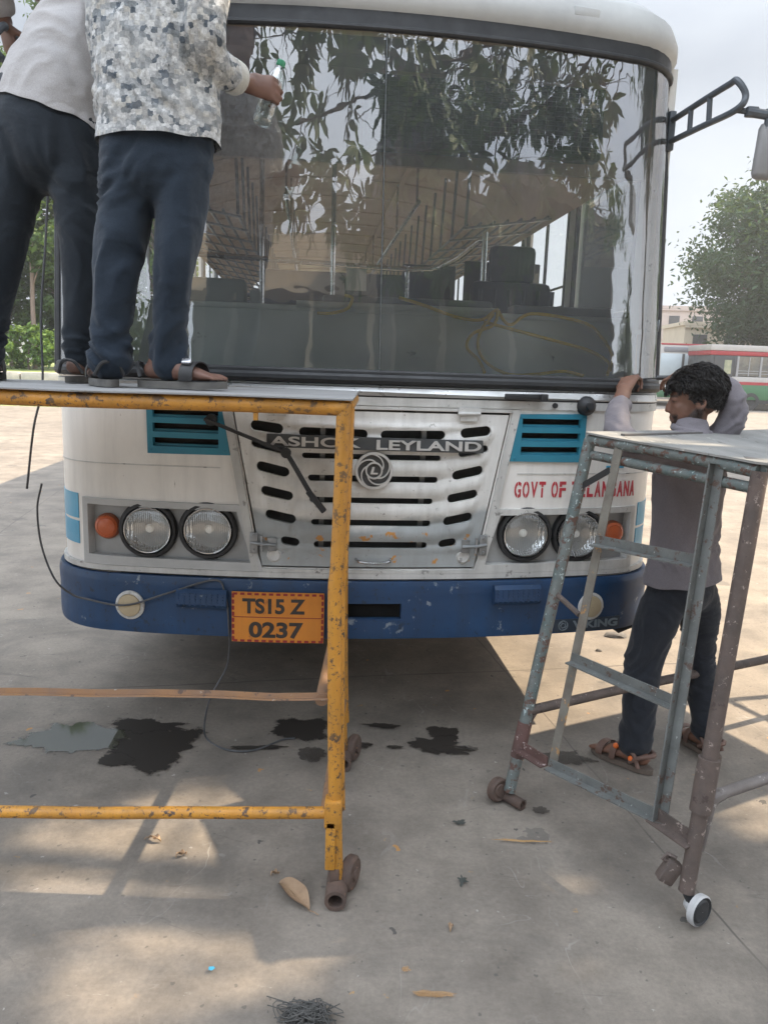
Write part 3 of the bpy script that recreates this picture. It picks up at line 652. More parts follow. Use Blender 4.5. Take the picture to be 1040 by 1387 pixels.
# side walls with window openings
for sg in (1, -1):
    mb = MB(); x = sg*1.285
    yw = [.60, 1.55] + [1.68+1.02*k for k in range(9)]
    mb.box((x, (YE+L)/2, 1.17), (.03, L-YE-.02, 1.44)); mb.box((x, (YE+L)/2, 2.765), (.03, L-YE-.02, .29))
    for a, b in ((YE+.01, .62), (1.50, 1.62)): mb.box((x, (a+b)/2, 2.255), (.029, b-a, .73))
    for k in range(9): y = 2.60+1.02*k-.02; mb.box((x, min(y, L-.05), 2.255), (.029, .10, .73))
    mb.build('side_wall', white, bus)
    mb = MB(); mb.box((x-sg*.018, (YE+L)/2, 1.45), (.006, L-YE-.1, .85)); mb.box((x-sg*.018, (YE+L)/2, 2.765), (.006, L-YE-.1, .28)); mb.build('wall_lining', cream, bus)
    mb = MB()
    for k in range(9):
        y0, y1 = (.62, 1.50) if k == 0 else (1.62 + 1.02*(k-1), 2.53+1.02*(k-1))
        for z in (1.90, 2.61): mb.box((x-sg*.022, (y0+y1)/2, z), (.02, y1-y0, .035))
        for y in (y0+.015, y1-.015): mb.box((x-sg*.022, y, 2.255), (.02, .03, .675))
        if k: 
            mb.box((x-sg*.02, (y0+y1)/2, 2.255), (.015, .025, .66))
            for z in (2.02, 2.14): mb.tube([(x, y0+.01, z), (x, y1-.01, z)], .008, 6)
    mb.build('window_frame', surf('window frame grey', (.30, .31, .31), (.22, .22, .22), 8, .5) if sg < 0 else surf('door frame dark', (.085, .09, .09), (.06, .06, .06), 8, .5), bus)
    mb = MB(); mb.box((x-sg*.024, 1.0, 1.62), (.015, .95, .55)); 
    mb.box((x-sg*.022, .53, 2.30), (.016, .16, 1.0)); mb.box((x-sg*.022, 1.56, 2.30), (.016, .10, 1.0)); mb.box((x-sg*.022, 1.04, 2.74), (.016, 1.1, .22))
    mb.build('cab_lining', surf('pale cab lining', (.62, .67, .64), (.52, .57, .55), 3, .5), bus)
    mb = MB(); mb.box((x, 1.06, 2.255), (.004, .86, .66)); mb.build('window_pane', winglass, bus)
mb = MB(); mb.box((0, L, 1.75), (2.54, .04, 2.2)); mb.box((0, (L+.6)/2, 1.02), (2.5, L-.7, .05)); mb.box((0, 5.2, .62), (2.2, 9.6, .06)); mb.build('floor_pan', surf('grimy floor', (.33, .31, .29), (.40, .37, .34), 4, .8), bus)
# dashboard and cab
mb = MB()
V, Fc = fill2d(rect(-1.33, 1.33, 0, 1), (), .06)
vs = [Vector((FX(s, 1.55, -.02).x*.97, FX(s, 1.55, -.02).y+(.62-FX(s, 1.55, -.02).y)*z if FX(s, 1.55, -.02).y < .6 else .62, 1.545+.02*z)) for s, z in V]; mb.add(vs, Fc)
mb.build('dash_shelf', greygreen, bus)
mb = MB(); mb.box((.02, .64, 1.70), (2.48, .04, .34), Matrix.Rotation(R(-5), 3, 'X'), ch=.01)
mb.box((.02, .67, 1.868), (2.46, .10, .025), ch=.008); mb.tube([(-.32, .60, 1.885), (.62, .60, 1.885)], .014, 8); mb.build('dashboard', greygreen, bus, 40)
mb = MB(); mb.box((.20, .76, 1.905), (.80, .22, .06), ch=.015); mb.box((.95, .72, 1.90), (.5, .12, .05), ch=.012); mb.build('instrument_hood', surf('hood grey', (.24, .27, .27), (.18, .20, .20), 5, .5), bus)
mb = MB(); mb.box((-.69, .80, 1.75), (.26, .16, .49), ch=.012); mb.box((-.515, .80, 1.72), (.05, .12, .46), ch=.008); mb.build('switch_cabinet', surf('cabinet grey green', (.44, .48, .46), (.36, .40, .385), 4, .5), bus)
mb = MB(); mb.box((.45, .36, 2.635), (1.00, .09, .275), ch=.008); led = mb.build('destination_board', surf('black board', (.02, .021, .024), (.03, .03, .033), 6, .4), bus)
mb = MB()
for k in range(26): mb.box((-.03+.0385*k, .311, 2.635), (.003, .004, .24))
for k in range(13): mb.box((.45, .3105, 2.525+.0185*k), (.97, .004, .002))
mb.build('board_grille', surf('board mesh', (.07, .075, .08), None, 5, .5), led)
mb = MB(); mb.box((0, .50, 2.72), (2.44, .03, .50)); mb.box((-.3, .42, 2.86), (1.9, .16, .03)); mb.build('header_panel', wood, bus)
mb = MB()
mb.tube([(-1.1, 2.0, 2.268), (-.56, 2.0, 2.256), (.39, 2.0, 2.232), (.60, 1.85, 2.27), (.72, 1.66, 2.36), (.748, 1.6, 2.36), (.752, 1.6, 2.30), (.76, 1.6, 1.05)], .017, 12, sub=4)
for x, y in ((-.56, 2.0), (-.12, 2.0), (.35, 2.0), (.95, 1.75)): mb.tube([(x, y, 1.05), (x, y, 2.95 if x < 0 else 2.25)], .015, 10)
mb.build('grab_rail', chrome, bus)
for sg in (1, -1):   # luggage racks
    mb = MB()
    for k in range(7): x = sg*(.70+.085*k); mb.tube([(x, 1.9, 2.50+.012*k), (x, L-.2, 2.50+.012*k)], .010, 6)
    for k in range(17):
        y = 1.95+k*.48; mb.beam((sg*.68, y, 2.485), (sg*1.25, y, 2.57), .03, .012); mb.tube([(sg*.70, y, 2.5), (sg*.72, y, 3.0)], .010, 6)
    mb.build('luggage_rack', steel, bus)
mb = MB()
for sg in (1, -1): mb.tube([(sg*.42, 2.1, 2.66), (sg*.42, L-.2, 2.66)], .015, 8); [mb.tube([(sg*.42, y, 2.66), (sg*.42, y, 3.05)], .008, 6) for y in (2.2, 3.4, 4.6, 5.8, 7, 8.2, 9.4)]
mb.build('hand_rail', chrome, bus)
mb = MB(); mb.box((.86, 1.32, 1.75), (.46, .10, .72), Matrix.Rotation(R(-8), 3, 'X'), ch=.04); mb.box((.86, 1.10, 1.42), (.46, .45, .12), ch=.04); mb.box((.86, 1.36, 2.2), (.26, .08, .2), ch=.03); [mb.tube([(.66+.08*k, 1.262+.0*k, 1.45), (.66+.08*k, 1.222, 2.05)], .012, 6) for k in range(6)]; mb.build('driver_seat', surf('black ribbed seat', (.035, .037, .045), (.055, .055, .06), 8, .5, bstr=.2), bus)
mb = MB(); mb.box((.50, 2.06, 2.02), (.34, .04, .5), ch=.01); mb.box((-.05, 2.06, 1.75), (1.0, .04, .9), ch=.01); mb.box((.98, 2.08, 2.0), (.5, .03, .62), ch=.01); mb.build('partition', surf('dark partition', (.05, .05, .055), (.08, .075, .07), 4, .5), bus)
mb = MB(); mb.box((.03, 2.03, 2.16), (.13, .004, .14)); mb.build('notice_paper', paperm, bus)
for r in range(9):
    for x, w in ((-.78, .86), (.70, 1.0)):
        mb = MB(); y = 2.75+.82*r
        mb.box((x, y, 1.46), (w, .44, .12), ch=.03); mb.box((x, y+.24, 1.78), (w, .09, .62), Matrix.Rotation(R(-10), 3, 'X'), ch=.03); mb.tube([(x-w/2, y+.29, 2.12), (x+w/2, y+.29, 2.12)], .014, 8)
        mb.box((x, y, 1.22), (w*.8, .3, .36)); mb.build('seat', seatm, bus)
# wheels and the bracket under the right corner
tyre = surf('tyre rubber', (.02, .02, .02), (.035, .033, .03), 8, .8)
for x, y in ((1.06, 2.1), (-1.06, 2.1), (1.03, 7.4), (-1.03, 7.4)):
    sg = 1 if x > 0 else -1
    w = MB(); w.lathe([(.30, -.12), (.46, -.135), (.50, -.10), (.50, .10), (.46, .135), (.30, .12)], (x, y, .50), (sg, 0, 0), 32, cap=False); wl = w.build('wheel', tyre, bus)
    w = MB(); w.lathe([(.31, -.10), (.27, .02), (.16, .0), (.13, .09), (.08, .10), (.001, .10)], (x, y, .50), (sg, 0, 0), 28, cap=False); w.build('rim', steel, wl)
mb = MB(); p = [(1.10, .50), (1.29, .512), (1.27, .455), (1.20, .425), (1.17, .445)]
V, Fc = fill2d(p, (), None); slab2d(mb, V, Fc, lambda s, z, o: Vector((s, .34+o, z)), -.06, .06); mb.build('mud_bracket', dark, bus)
# mirrors on ladder-like arms
mm = surf('mirror grey', (.30, .295, .295), (.24, .24, .24), 7, .5); armm = surf('mirror arm grey', (.10, .115, .13), (.075, .085, .10), 12, .5)
for sg in (1, -1):
    b0, b1 = W2B @ Vector((1.100, 3.42, 2.69)), W2B @ Vector((1.105, 3.42, 2.605)); e0, e1 = W2B @ Vector((1.245, 3.08, 2.69)), W2B @ Vector((1.252, 3.08, 2.59))
    b0 = Vector((1.285, .42, 2.70)); b1 = Vector((1.285, .42, 2.615))
    f = lambda v: Vector((v.x*sg, v.y, v.z))
    mb = MB(); mid = e0.lerp(e1, .5)+Vector((.025, -.02, -.005))
    mb.tube([f(b0), f(b0.lerp(e0, .5)+Vector((0, 0, .004))), f(e0.lerp(b0, .10)+Vector((0, 0, .004))), f(e0), f(mid), f(e1), f(e1.lerp(b1, .5)), f(b1)], .0125, 10, sub=5)
    for q in (.34, .63): mb.tube([f(b0.lerp(e0, q)), f(b1.lerp(e1, q))], .011, 8)
    mb.box(f(b0.lerp(b1, .5)), (.03, .04, .16), ch=.005)
    ar = mb.build('mirror_arm', armm, bus)
    mb = MB(); j = mid+Vector((.03, 0, -.055)); k = j+Vector((.06, -.01, -.01))
    mb.tube([f(e1), f(j)], .011, 8); mb.tube([f(j-Vector((.02, 0, 0))), f(k)], .017, 10); mb.tube([f(k-Vector((0, 0, -.02))), f(k+Vector((0, 0, -.05)))], .012, 8); mb.box(f(j), (.045, .03, .035), ch=.006); mb.build('mirror_clamp', armm, ar)
    mb = MB(); hc = k+Vector((.055, 0, -.125))
    Rm = Matrix.Rotation(-sg*.25, 3, 'Z') @ Matrix.Rotation(sg*.06, 3, 'Y')
    mb.box(f(hc), (.165, .05, .20), Rm, ch=.022); mb.build('mirror_housing', mm, ar, 50)
    mb = MB(); mb.box(f(hc)+Rm @ Vector((0, .0262, 0)), (.14, .003, .17), Rm); mb.build('mirror_glass', surf('mirror glass', (.8, .8, .8), None, 5, .03, metal=1, bstr=0), ar)
# rope lying over the dash, top-level
def curve_thing(name, pts, r, m, label, cat, sub=8, n=8):
    mb = MB(); c = Vector(pts[0]); mb.tube([Vector(p)-c for p in pts], r, n, sub=sub); o = mb.build(name, m, None, 180, c); return tag(o, label, cat)
def dp(px, py, y):   # a point on the dash in bus space from its place on the photograph, at depth y behind the face
    d = Fv*1.0 + R2*((px-520)/1041) - U2*((py-693.5)/1041); o = W2B @ Vector((0, 0, 1.6)); e = (W2B.to_3x3() @ d); t = (y-o.y)/e.y; return B2W @ (o+e*t)
rp1 = [dp(430, 424, .60), dp(450, 424, .585), dp(470, 418, .58), dp(477, 404, .60), dp(468, 400, .63)]
rp2 = [dp(540, 403, .60), dp(575, 414, .585), dp(620, 430, .58), dp(652, 433, .575), dp(672, 420, .57), dp(668, 440, .55), dp(640, 452, .54), dp(632, 470, .52), dp(648, 488, .50), dp(656, 505, .46)]
rp3 = [dp(668, 425, .575), dp(650, 450, .54), dp(648, 474, .52), dp(662, 494, .48), dp(690, 507, .43), dp(725, 507, .43), dp(762, 503, .45), dp(790, 509, .42)]
rp4 = [dp(655, 436, .573), dp(700, 448, .55), dp(760, 464, .55), dp(800, 476, .55), dp(824, 492, .52), dp(822, 508, .44)]
rp5 = [dp(672, 418, .58), dp(690, 440, .57), dp(720, 425, .585), dp(790, 437, .575), dp(815, 458, .55), dp(828, 480, .53), dp(826, 502, .46)]
mb = MB(); c0 = rp2[0]
for q in (rp1, rp2, rp3, rp4, rp5): mb.tube([p-c0 for p in q], .0075, 8, sub=8)
tag(mb.build('rope', ropem, None, 180, c0), 'yellow rope lying in loops along the dashboard behind the windscreen', 'rope')
# ------------------------------------------------------------------ ground
def ground_mat():
    m, t, b = newmat('worn concrete'); c = N(t, 'ShaderNodeTexCoord'); P = c.outputs['Object']
    n1 = noise_tex(t, .55, 8, .62); n2 = noise_tex(t, 3.5, 8, .65); n3 = noise_tex(t, 60, 8, .78)
    col = ramp(t, n1.outputs['Fac'], [(.28, (.19, .168, .144)), (.5, (.243, .213, .18)), (.72, (.285, .25, .208))]).outputs['Color']
    r2 = ramp(t, n2.outputs['Fac'], [(.30, .66), (.6, 1.06)]); col = mixc(t, 1, col, r2.outputs['Color'], 'MULTIPLY')
    r3 = ramp(t, n3.outputs['Fac'], [(.30, .80), (.66, 1.09)]); col = mixc(t, 1, col, r3.outputs['Color'], 'MULTIPLY')
    # paint drips: orange / pale specks and scrapes
    n4 = noise_tex(t, 9, 9, .72); f4 = ramp(t, n4.outputs['Fac'], [(.655, 0.), (.69, .55)]); col = mixc(t, f4.outputs['Color'], col, (.50, .27, .07))
    n5 = noise_tex(t, 5, 9, .75, stretch=(1, 6, 1)); f5 = ramp(t, n5.outputs['Fac'], [(.655, 0.), (.69, .4)]); col = mixc(t, f5.outputs['Color'], col, (.62, .60, .56))
    n6 = noise_tex(t, 26, 8, .75); f6 = ramp(t, n6.outputs['Fac'], [(.665, 0.), (.70, .6)]); col = mixc(t, f6.outputs['Color'], col, (.60, .58, .55))
    n7 = noise_tex(t, 17, 8, .7); f7 = ramp(t, n7.outputs['Fac'], [(.655, 0.), (.70, .6)]); col = mixc(t, f7.outputs['Color'], col, (.07, .075, .07))
    def specks(scale, rad, gate, colr, amt, col):
        v = N(t, 'ShaderNodeTexVoronoi'); v.inputs['Scale'].default_value = scale; dw = noise_tex(t, scale*2.5, 3); wv_ = N(t, 'ShaderNodeVectorMath', operation='MULTIPLY_ADD'); wv_.inputs[1].default_value = (.6/scale,)*3; t.links.new(dw.outputs['Color'], wv_.inputs[0]); t.links.new(P, wv_.inputs[2]); t.links.new(wv_.outputs[0], v.inputs['Vector'])
        sc = N(t, 'ShaderNodeSeparateColor'); t.links.new(v.outputs['Color'], sc.inputs[0]); a = N(t, 'ShaderNodeMath', operation='MULTIPLY'); a.inputs[1].default_value = rad; t.links.new(sc.outputs[1], a.inputs[0])
        l = N(t, 'ShaderNodeMath', operation='LESS_THAN'); t.links.new(v.outputs['Distance'], l.inputs[0]); t.links.new(a.outputs[0], l.inputs[1]); g = N(t, 'ShaderNodeMath', operation='GREATER_THAN'); g.inputs[1].default_value = gate; t.links.new(sc.outputs[0], g.inputs[0])
        m1 = N(t, 'ShaderNodeMath', operation='MULTIPLY'); t.links.new(l.outputs[0], m1.inputs[0]); t.links.new(g.outputs[0], m1.inputs[1]); m2 = N(t, 'ShaderNodeMath', operation='MULTIPLY'); m2.inputs[1].default_value = amt; t.links.new(m1.outputs[0], m2.inputs[0])
        return mixc(t, m2.outputs[0], col, colr)
    col = specks(17, .12, .74, (.42, .40, .37), .6, col); col = specks(9, .13, .76, (.05, .05, .05), .75, col); col = specks(7.5, .13, .78, (.52, .25, .06), .7, col); col = specks(30, .2, .6, (.09, .085, .08), .6, col); col = specks(3.1, .22, .78, (.10, .095, .088), .5, col)
    def scratch(scale, st, w, colr, amt, col, dist=.6):
        n_ = noise_tex(t, scale, 4, .5, stretch=st, dist=dist); a = N(t, 'ShaderNodeMath', operation='SUBTRACT'); a.inputs[1].default_value = .5; t.links.new(n_.outputs['Fac'], a.inputs[0]); b_ = N(t, 'ShaderNodeMath', operation='ABSOLUTE'); t.links.new(a.outputs[0], b_.inputs[0])
        l = N(t, 'ShaderNodeMath', operation='LESS_THAN'); l.inputs[1].default_value = w; t.links.new(b_.outputs[0], l.inputs[0]); gn = noise_tex(t, 2.3, 4, .6, stretch=(1.3, .7, 1)); gr = ramp(t, gn.outputs['Fac'], [(.52, 0.), (.66, amt)]); m_ = N(t, 'ShaderNodeMath', operation='MULTIPLY'); t.links.new(l.outputs[0], m_.inputs[0]); t.links.new(gr.outputs['Color'], m_.inputs[1])
        return mixc(t, m_.outputs[0], col, colr)
    col = scratch(1.7, (1.6, .5, 1), .0022, (.40, .385, .36), .4, col); col = scratch(1.1, (.4, 1.5, 1), .0025, (.08, .075, .07), .55, col, 1.4); col = scratch(2.6, (.6, 1.2, 1), .0025, (.38, .365, .34), .35, col, .9)
    n8 = noise_tex(t, 1.4, 7, .72, dist=.8); f8 = ramp(t, n8.outputs['Fac'], [(.50, 0.), (.66, .42)]); col = mixc(t, f8.outputs['Color'], col, (.10, .093, .085))
    # slab joints
    mp = N(t, 'ShaderNodeMapping'); mp.inputs['Rotation'].default_value = (0, 0, R(-11)); t.links.new(P, mp.inputs['Vector'])
    wob = noise_tex(t, 1.1, 3); wv = N(t, 'ShaderNodeVectorMath', operation='MULTIPLY_ADD'); wv.inputs[1].default_value = (.05, .05, 0); t.links.new(wob.outputs['Color'], wv.inputs[0]); t.links.new(mp.outputs['Vector'], wv.inputs[2])
    s = N(t, 'ShaderNodeSeparateXYZ'); t.links.new(wv.outputs[0], s.inputs[0])
    def joint(sock, off, step, w):
        a = N(t, 'ShaderNodeMath', operation='ADD'); a.inputs[1].default_value = -off + step*50; t.links.new(sock, a.inputs[0])
        q = N(t, 'ShaderNodeMath', operation='PINGPONG'); q.inputs[1].default_value = step/2; t.links.new(a.outputs[0], q.inputs[0])
        g = N(t, 'ShaderNodeMapRange'); g.inputs['From Min'].default_value = w*.45; g.inputs['From Max'].default_value = w; g.inputs['To Min'].default_value = 1; g.inputs['To Max'].default_value = 0
        t.links.new(q.outputs[0], g.inputs['Value']); return g.outputs['Result']
    ca, sa = math.cos(R(11)), math.sin(R(11))
    u0 = ca*.828 + sa*3.287 + .025; v0 = -sa*.348 + ca*3.926 + .025
    j1, j2 = joint(s.outputs['X'], u0, 3.6, .0052), joint(s.outputs['Y'], v0, 3.6, .008)
    mxm = N(t, 'ShaderNodeMath', operation='MAXIMUM'); t.links.new(j1, mxm.inputs[0]); t.links.new(j2, mxm.inputs[1])
    jn = noise_tex(t, 3, 4); jr = ramp(t, jn.outputs['Fac'], [(.35, .25), (.6, .9)]); jm = N(t, 'ShaderNodeMath', operation='MULTIPLY'); t.links.new(mxm.outputs[0], jm.inputs[0]); t.links.new(jr.outputs['Color'], jm.inputs[1])
    col = mixc(t, jm.outputs[0], col, (.10, .09, .08))
    t.links.new(col, b.inputs['Base Color'])
    rr = ramp(t, n2.outputs['Fac'], [(.3, .68), (.7, .9)]); t.links.new(rr.outputs['Color'], b.inputs['Roughness']); b.inputs['Specular IOR Level'].default_value = .35
    bump(t, b, n3.outputs['Fac'], .35, .003); return m
gm = ground_mat()
mb = MB(); mb.add([(-700, -500, 0), (700, -500, 0), (700, 1200, 0), (-700, 1200, 0)], [(0, 1, 2, 3)])
tag(mb.build('ground', gm, None, None), kind='structure')
# oil stains and water: thin irregular films on the concrete
def blob(cx, cy, rx, ry, seed, n=40, rough=.35, rot=0):
    out = []
    for k in range(n):
        a = 2*math.pi*k/n; q = 1 + rough*(noise.noise(Vector((math.cos(a)*1.7+seed*7.1, math.sin(a)*1.7, seed)))*1.5 + .5*noise.noise(Vector((math.cos(a)*5, math.sin(a)*5+seed*3, seed))))
        x, y = rx*q*math.cos(a), ry*q*math.sin(a); out.append((cx+x*math.cos(rot)-y*math.sin(rot), cy+x*math.sin(rot)+y*math.cos(rot)))
    return out
def film(name, blobs, m, z, label, cat):
    q = blobs[0]; cx = sum(p[0] for p in q)/len(q); cy = sum(p[1] for p in q)/len(q); n = len(q); vs = [(0, 0, 0)]; fs = []; al = [1.0]; L_ = (1.24, 1.0, .80, .56, .28)
    for k, (sc_, a_) in enumerate(zip(L_, (0, .32, .62, .9, 1.0))): vs += [((x-cx)*sc_, (y-cy)*sc_, 0) for x, y in q]; al += [a_]*n
    for k in range(len(L_)-1):
        for i in range(n): fs.append((1+k*n+i, 1+k*n+(i+1) % n, 1+(k+1)*n+(i+1) % n, 1+(k+1)*n+i))
    k = len(L_)-1
    for i in range(n): fs.append((1+k*n+i, 1+k*n+(i+1) % n, 0))
    mb = MB(); mb.add(vs, fs); o = mb.build(name, m, None, None, (cx, cy, z)); a = o.data.color_attributes.new('soak', 'FLOAT_COLOR', 'POINT')
    for i, v in enumerate(al): a.data[i].color = (v, v, v, 1)
    return tag(o, label, cat)
def film_mat(name, col, rough, edge=.0, alpha=1.0, spec=.5, nscale=9, lo=.35, hi=.6):
    m, t, b = newmat(name); b.inputs['Base Color'].default_value = rgba(col); b.inputs['Roughness'].default_value = rough; b.inputs['Specular IOR Level'].default_value = spec
    n = noise_tex(t, nscale, 8, .72, coord='Object'); a = N(t, 'ShaderNodeVertexColor'); a.layer_name = 'soak'
    ad = N(t, 'ShaderNodeMath', operation='MULTIPLY_ADD'); ad.inputs[1].default_value = 1.5; t.links.new(n.outputs['Fac'], ad.inputs[0]); t.links.new(a.outputs['Color'], ad.inputs[2])
    r = ramp(t, ad.outputs[0], [(.85, 0.), (1.2, alpha*.5), (1.62, alpha)]); t.links.new(r.outputs['Color'], b.inputs['Alpha']); return m
oil = film_mat('soaked oil', (.036, .031, .027), .6, alpha=.90, spec=.25, nscale=22)
oil2 = film_mat('faint oil', (.06, .052, .045), .75, alpha=.6, spec=.3, nscale=22)
wet = film_mat('standing water', (.055, .06, .045), .04, alpha=.9, spec=.6, nscale=14)
drip = film_mat('dark drips', (.05, .06, .055), .6, alpha=.8, nscale=40, lo=.45, hi=.55); osp = film_mat('orange spill', (.50, .25, .06), .8, alpha=.4, nscale=60)
zf_ = .0035
for q, m_, lab in ((blob(-.95, 3.02, .17, .15, 3, rough=.55), oil, 'large black oil stain on the concrete right beside the wet patch'), (blob(-1.03, 3.2, .14, .06, 5, rough=.5), oil, 'thin black stain behind the large one beside the wet patch'), (blob(-1.06, 2.88, .06, .05, 4), oil, 'small black lobe in front of the large stain beside the wet patch'),
    (blob(-.33, 3.20, .11, .10, 8), oil, 'black oil patch behind the orange post where the cable ends'), (blob(-.27, 2.99, .055, .055, 2), oil2, 'round brown oil spot left of the rear wheel of the orange platform'), (blob(-.5, 3.03, .10, .018, 6, rot=.1), oil, 'narrow oil streak under the cable on the concrete'),
    (blob(.30, 3.22, .06, .07, 11), oil, 'upper lobe of the clover shaped oil stain under the bus front'), (blob(.25, 3.11, .09, .06, 13, rough=.5), oil, 'largest left lobe of the clover shaped oil stain'), (blob(.33, 3.06, .07, .035, 14), oil, 'lower lobe of the clover shaped oil stain'), (blob(.39, 3.08, .05, .02, 16), oil2, 'faint right tail of the clover shaped oil stain'),
    (blob(.02, 3.27, .07, .022, 17), oil, 'thin oil spot between the orange post and the clover stain'), (blob(.08, 3.07, .03, .014, 19), oil, 'tiny oil spot left of the clover stain'), (blob(-.06, 3.08, .035, .02, 21), oil, 'tiny oil spot just right of the rear platform wheel'),
    (blob(.78, 3.02, .12, .05, 23), oil2, 'faint dark smear behind the inner ladder post of the blue green stand'), (blob(.62, 2.62, .03, .02, 24), oil2, 'small faint spot by the rusty wheel of the blue green stand'),
    (blob(.29, 2.20, .014, .022, 41, rough=.6), drip, 'small dark drip on open concrete right of the orange post'), (blob(.31, 2.52, .018, .014, 43, rough=.6), drip, 'small dark scuff between the oil stain and the dark drip')):
    zf_ += .0003; film('oil_stain', [q], m_, zf_, lab, 'stain')
film('puddle', [blob(-1.27, 3.08, .22, .12, 31, rough=.33)], wet, .0035, 'shallow water puddle on the concrete reflecting green trees', 'puddle')
for q, m_, lab in ((blob(.17, 1.74, .05, .010, 44), osp, 'long streak of spilled orange paint at the bottom'), (blob(.10, 1.82, .01, .008, 46), osp, 'tiny orange paint drop left of the long orange streak'), (blob(.52, 2.42, .09, .006, 47, rough=.6), film_mat('orange streak', (.50, .29, .10), .7, alpha=.6, nscale=30, lo=.4, hi=.6), 'thin orange paint scrape beside the blue green stand'), (blob(-.42, 1.80, .008, .006, 48), film_mat('blue drop', (.05, .35, .55), .6, alpha=.9), 'tiny blue paint drop on the sunlit concrete at lower left')):
    zf_ += .0003; film('paint_spill', [q], m_, zf_, lab, 'paint spill')
# dead leaf, twigs, fibre clump, rubble
deadm = surf('dry leaf', (.34, .23, .14), (.24, .16, .10), 18, .7, spots=(.12, .08, .05), sscale=40, sthr=.65, bstr=.3)
def dry_leaf(cx, cy, L, W, rz, label, lift=.02, cat='leaf'):
    mb = MB(); n, m = 14, 5; vs = []; fs = []
    for i in range(n+1):
        q = i/n; w = W*math.sin(math.pi*min(1, q**.85))**.8*.5+.001
        for j in range(-2, 3):
            u = j/2; vs.append((L*(q-.5), w*u, .006+lift*math.sin(math.pi*q)*.5+abs(u)**1.5*w*.75+.006*math.sin(q*9+u)))
    for i in range(n):
        for j in range(4): a = i*5+j; fs.append((a, a+5, a+6, a+1))
    k = len(vs); vs2 = [(x, y, z-.0012) for x, y, z in vs]; mb.add(vs, fs); mb.add(vs2, [f[::-1] for f in fs])
    mb.tube([(L*.5, 0, .008), (L*.6, .004, .012), (L*.68, .012, .006)], .0016, 5)
    mb.tube([(-L*.5+L*i/8, 0, .0075+lift*math.sin(math.pi*i/8)*.5) for i in range(9)], .0014, 5)
    o = mb.build('dry_leaf', deadm, None, 60, (cx, cy, 0)); o.rotation_euler = (0, 0, rz); return tag(o, label, cat, 'fallen leaves on the concrete')
dry_leaf(-.235, 2.10, .165, .062, R(-50), 'large curled brown dry leaf lying beside the foot of the orange post', .018)
dry_leaf(-.74, 2.36, .05, .016, R(160), 'small dry leaf curl below the lower orange rail')
dry_leaf(-.63, 2.28, .035, .014, R(30), 'tiny brown leaf fragment left of the sunlit patch')
dry_leaf(.235, 1.985, .022, .012, R(70), 'tiny rust brown leaf scrap on the open concrete')
dry_leaf(1.05, 3.63, .06, .03, R(10), 'flat dark leaf on the sunlit concrete under the bus corner')
dry_leaf(-.31, 2.20, .025, .012, R(15), 'tiny leaf scrap inside the sunlit square patch')
random.seed(3); mb = MB()
for k in range(70):
    a = random.uniform(0, 6.28); p = [Vector((random.gauss(0, .035), random.gauss(0, .018), random.uniform(.004, .035))) for _ in range(5)]
    mb.tube(p, .0013, 5, sub=4)
tag(mb.build('fibre_clump', surf('grey fibre', (.12, .115, .11), (.07, .07, .065), 30, .9), None, 180, (-.155, 1.655, 0)), 'tangled grey fibre clump at the bottom edge of the picture', 'debris')
def stone(cx, cy, d, label, m, name='stone'):
    bm = bmesh.new(); bmesh.ops.create_icosphere(bm, subdivisions=2, radius=1)
    for v in bm.verts: q = 1+.3*noise.noise(v.co*1.3+Vector((cx*9, cy*9, 0))); v.co = Vector((v.co.x*d[0]*q, v.co.y*d[1]*q, max(-.2, v.co.z)*d[2]*q+d[2]*.2))
    bm.verts.index_update(); mb = MB(); mb.add([v.co.copy() for v in bm.verts], [tuple(v.index for v in f.verts) for f in bm.faces]); bm.free()
    return tag(mb.build(name, m, None, 40, (cx, cy, 0)), label, 'stone')
stm = surf('grey rubble', (.17, .16, .15), (.10, .095, .09), 15, .9, bscale=30, bstr=.5)
stone(1.48, 4.62, (.07, .04, .025), 'dark flat stone left of the crouched legs on sunlit concrete', stm)
stone(1.82, 4.25, (.05, .04, .035), 'grey stone on sunlit concrete right of the standing legs', surf('pale rubble', (.26, .26, .25), (.16, .16, .15), 15, .9, bstr=.4))
stone(1.30, 4.35, (.02, .015, .012), 'tiny pebble below the bus corner', stm)
# rising embankment with a kerb at the left edge of the yard, far right verge
soil = surf('sunlit grass bank', (.13, .20, .05), (.24, .25, .10), .8, .9, spots=(.34, .28, .19), sscale=2.2, sthr=.6, bscale=8, bstr=.6)
mb = MB()
pr = [(26, 0.0), (31, .95), (34, 1.12), (60, 1.3), (110, 1.5)]; vs = []; nx = 30
for i in range(nx+1):
    x = -75+75*i/nx*1.0
    for j, (y, z) in enumerate(pr): vs.append((x, y + (x+12)*.1, z*min(1, max(0, (1-x)/6))+(.10*noise.noise(Vector((x*.4, y*.3, 0))) if z else 0)-.01))
fs = [(i*5+j, (i+1)*5+j, (i+1)*5+j+1, i*5+j+1) for i in range(nx) for j in range(4)]
mb.add(vs, fs); tag(mb.build('embankment', soil, None, 180), kind='structure')
mb = MB()
for i in range(18): mb.box((-44+2.4*i, 30.0+(-44+2.4*i+12)*.1, .90), (2.35, .5, .35), Matrix.Rotation(.1, 3, 'Z'), ch=.03)
tag(mb.build('kerb_wall', surf('pale kerb', (.50, .45, .39), (.36, .33, .29), 4, .8, bstr=.3), None, 30), 'low pale concrete kerb wall in front of the trees at left', 'wall')

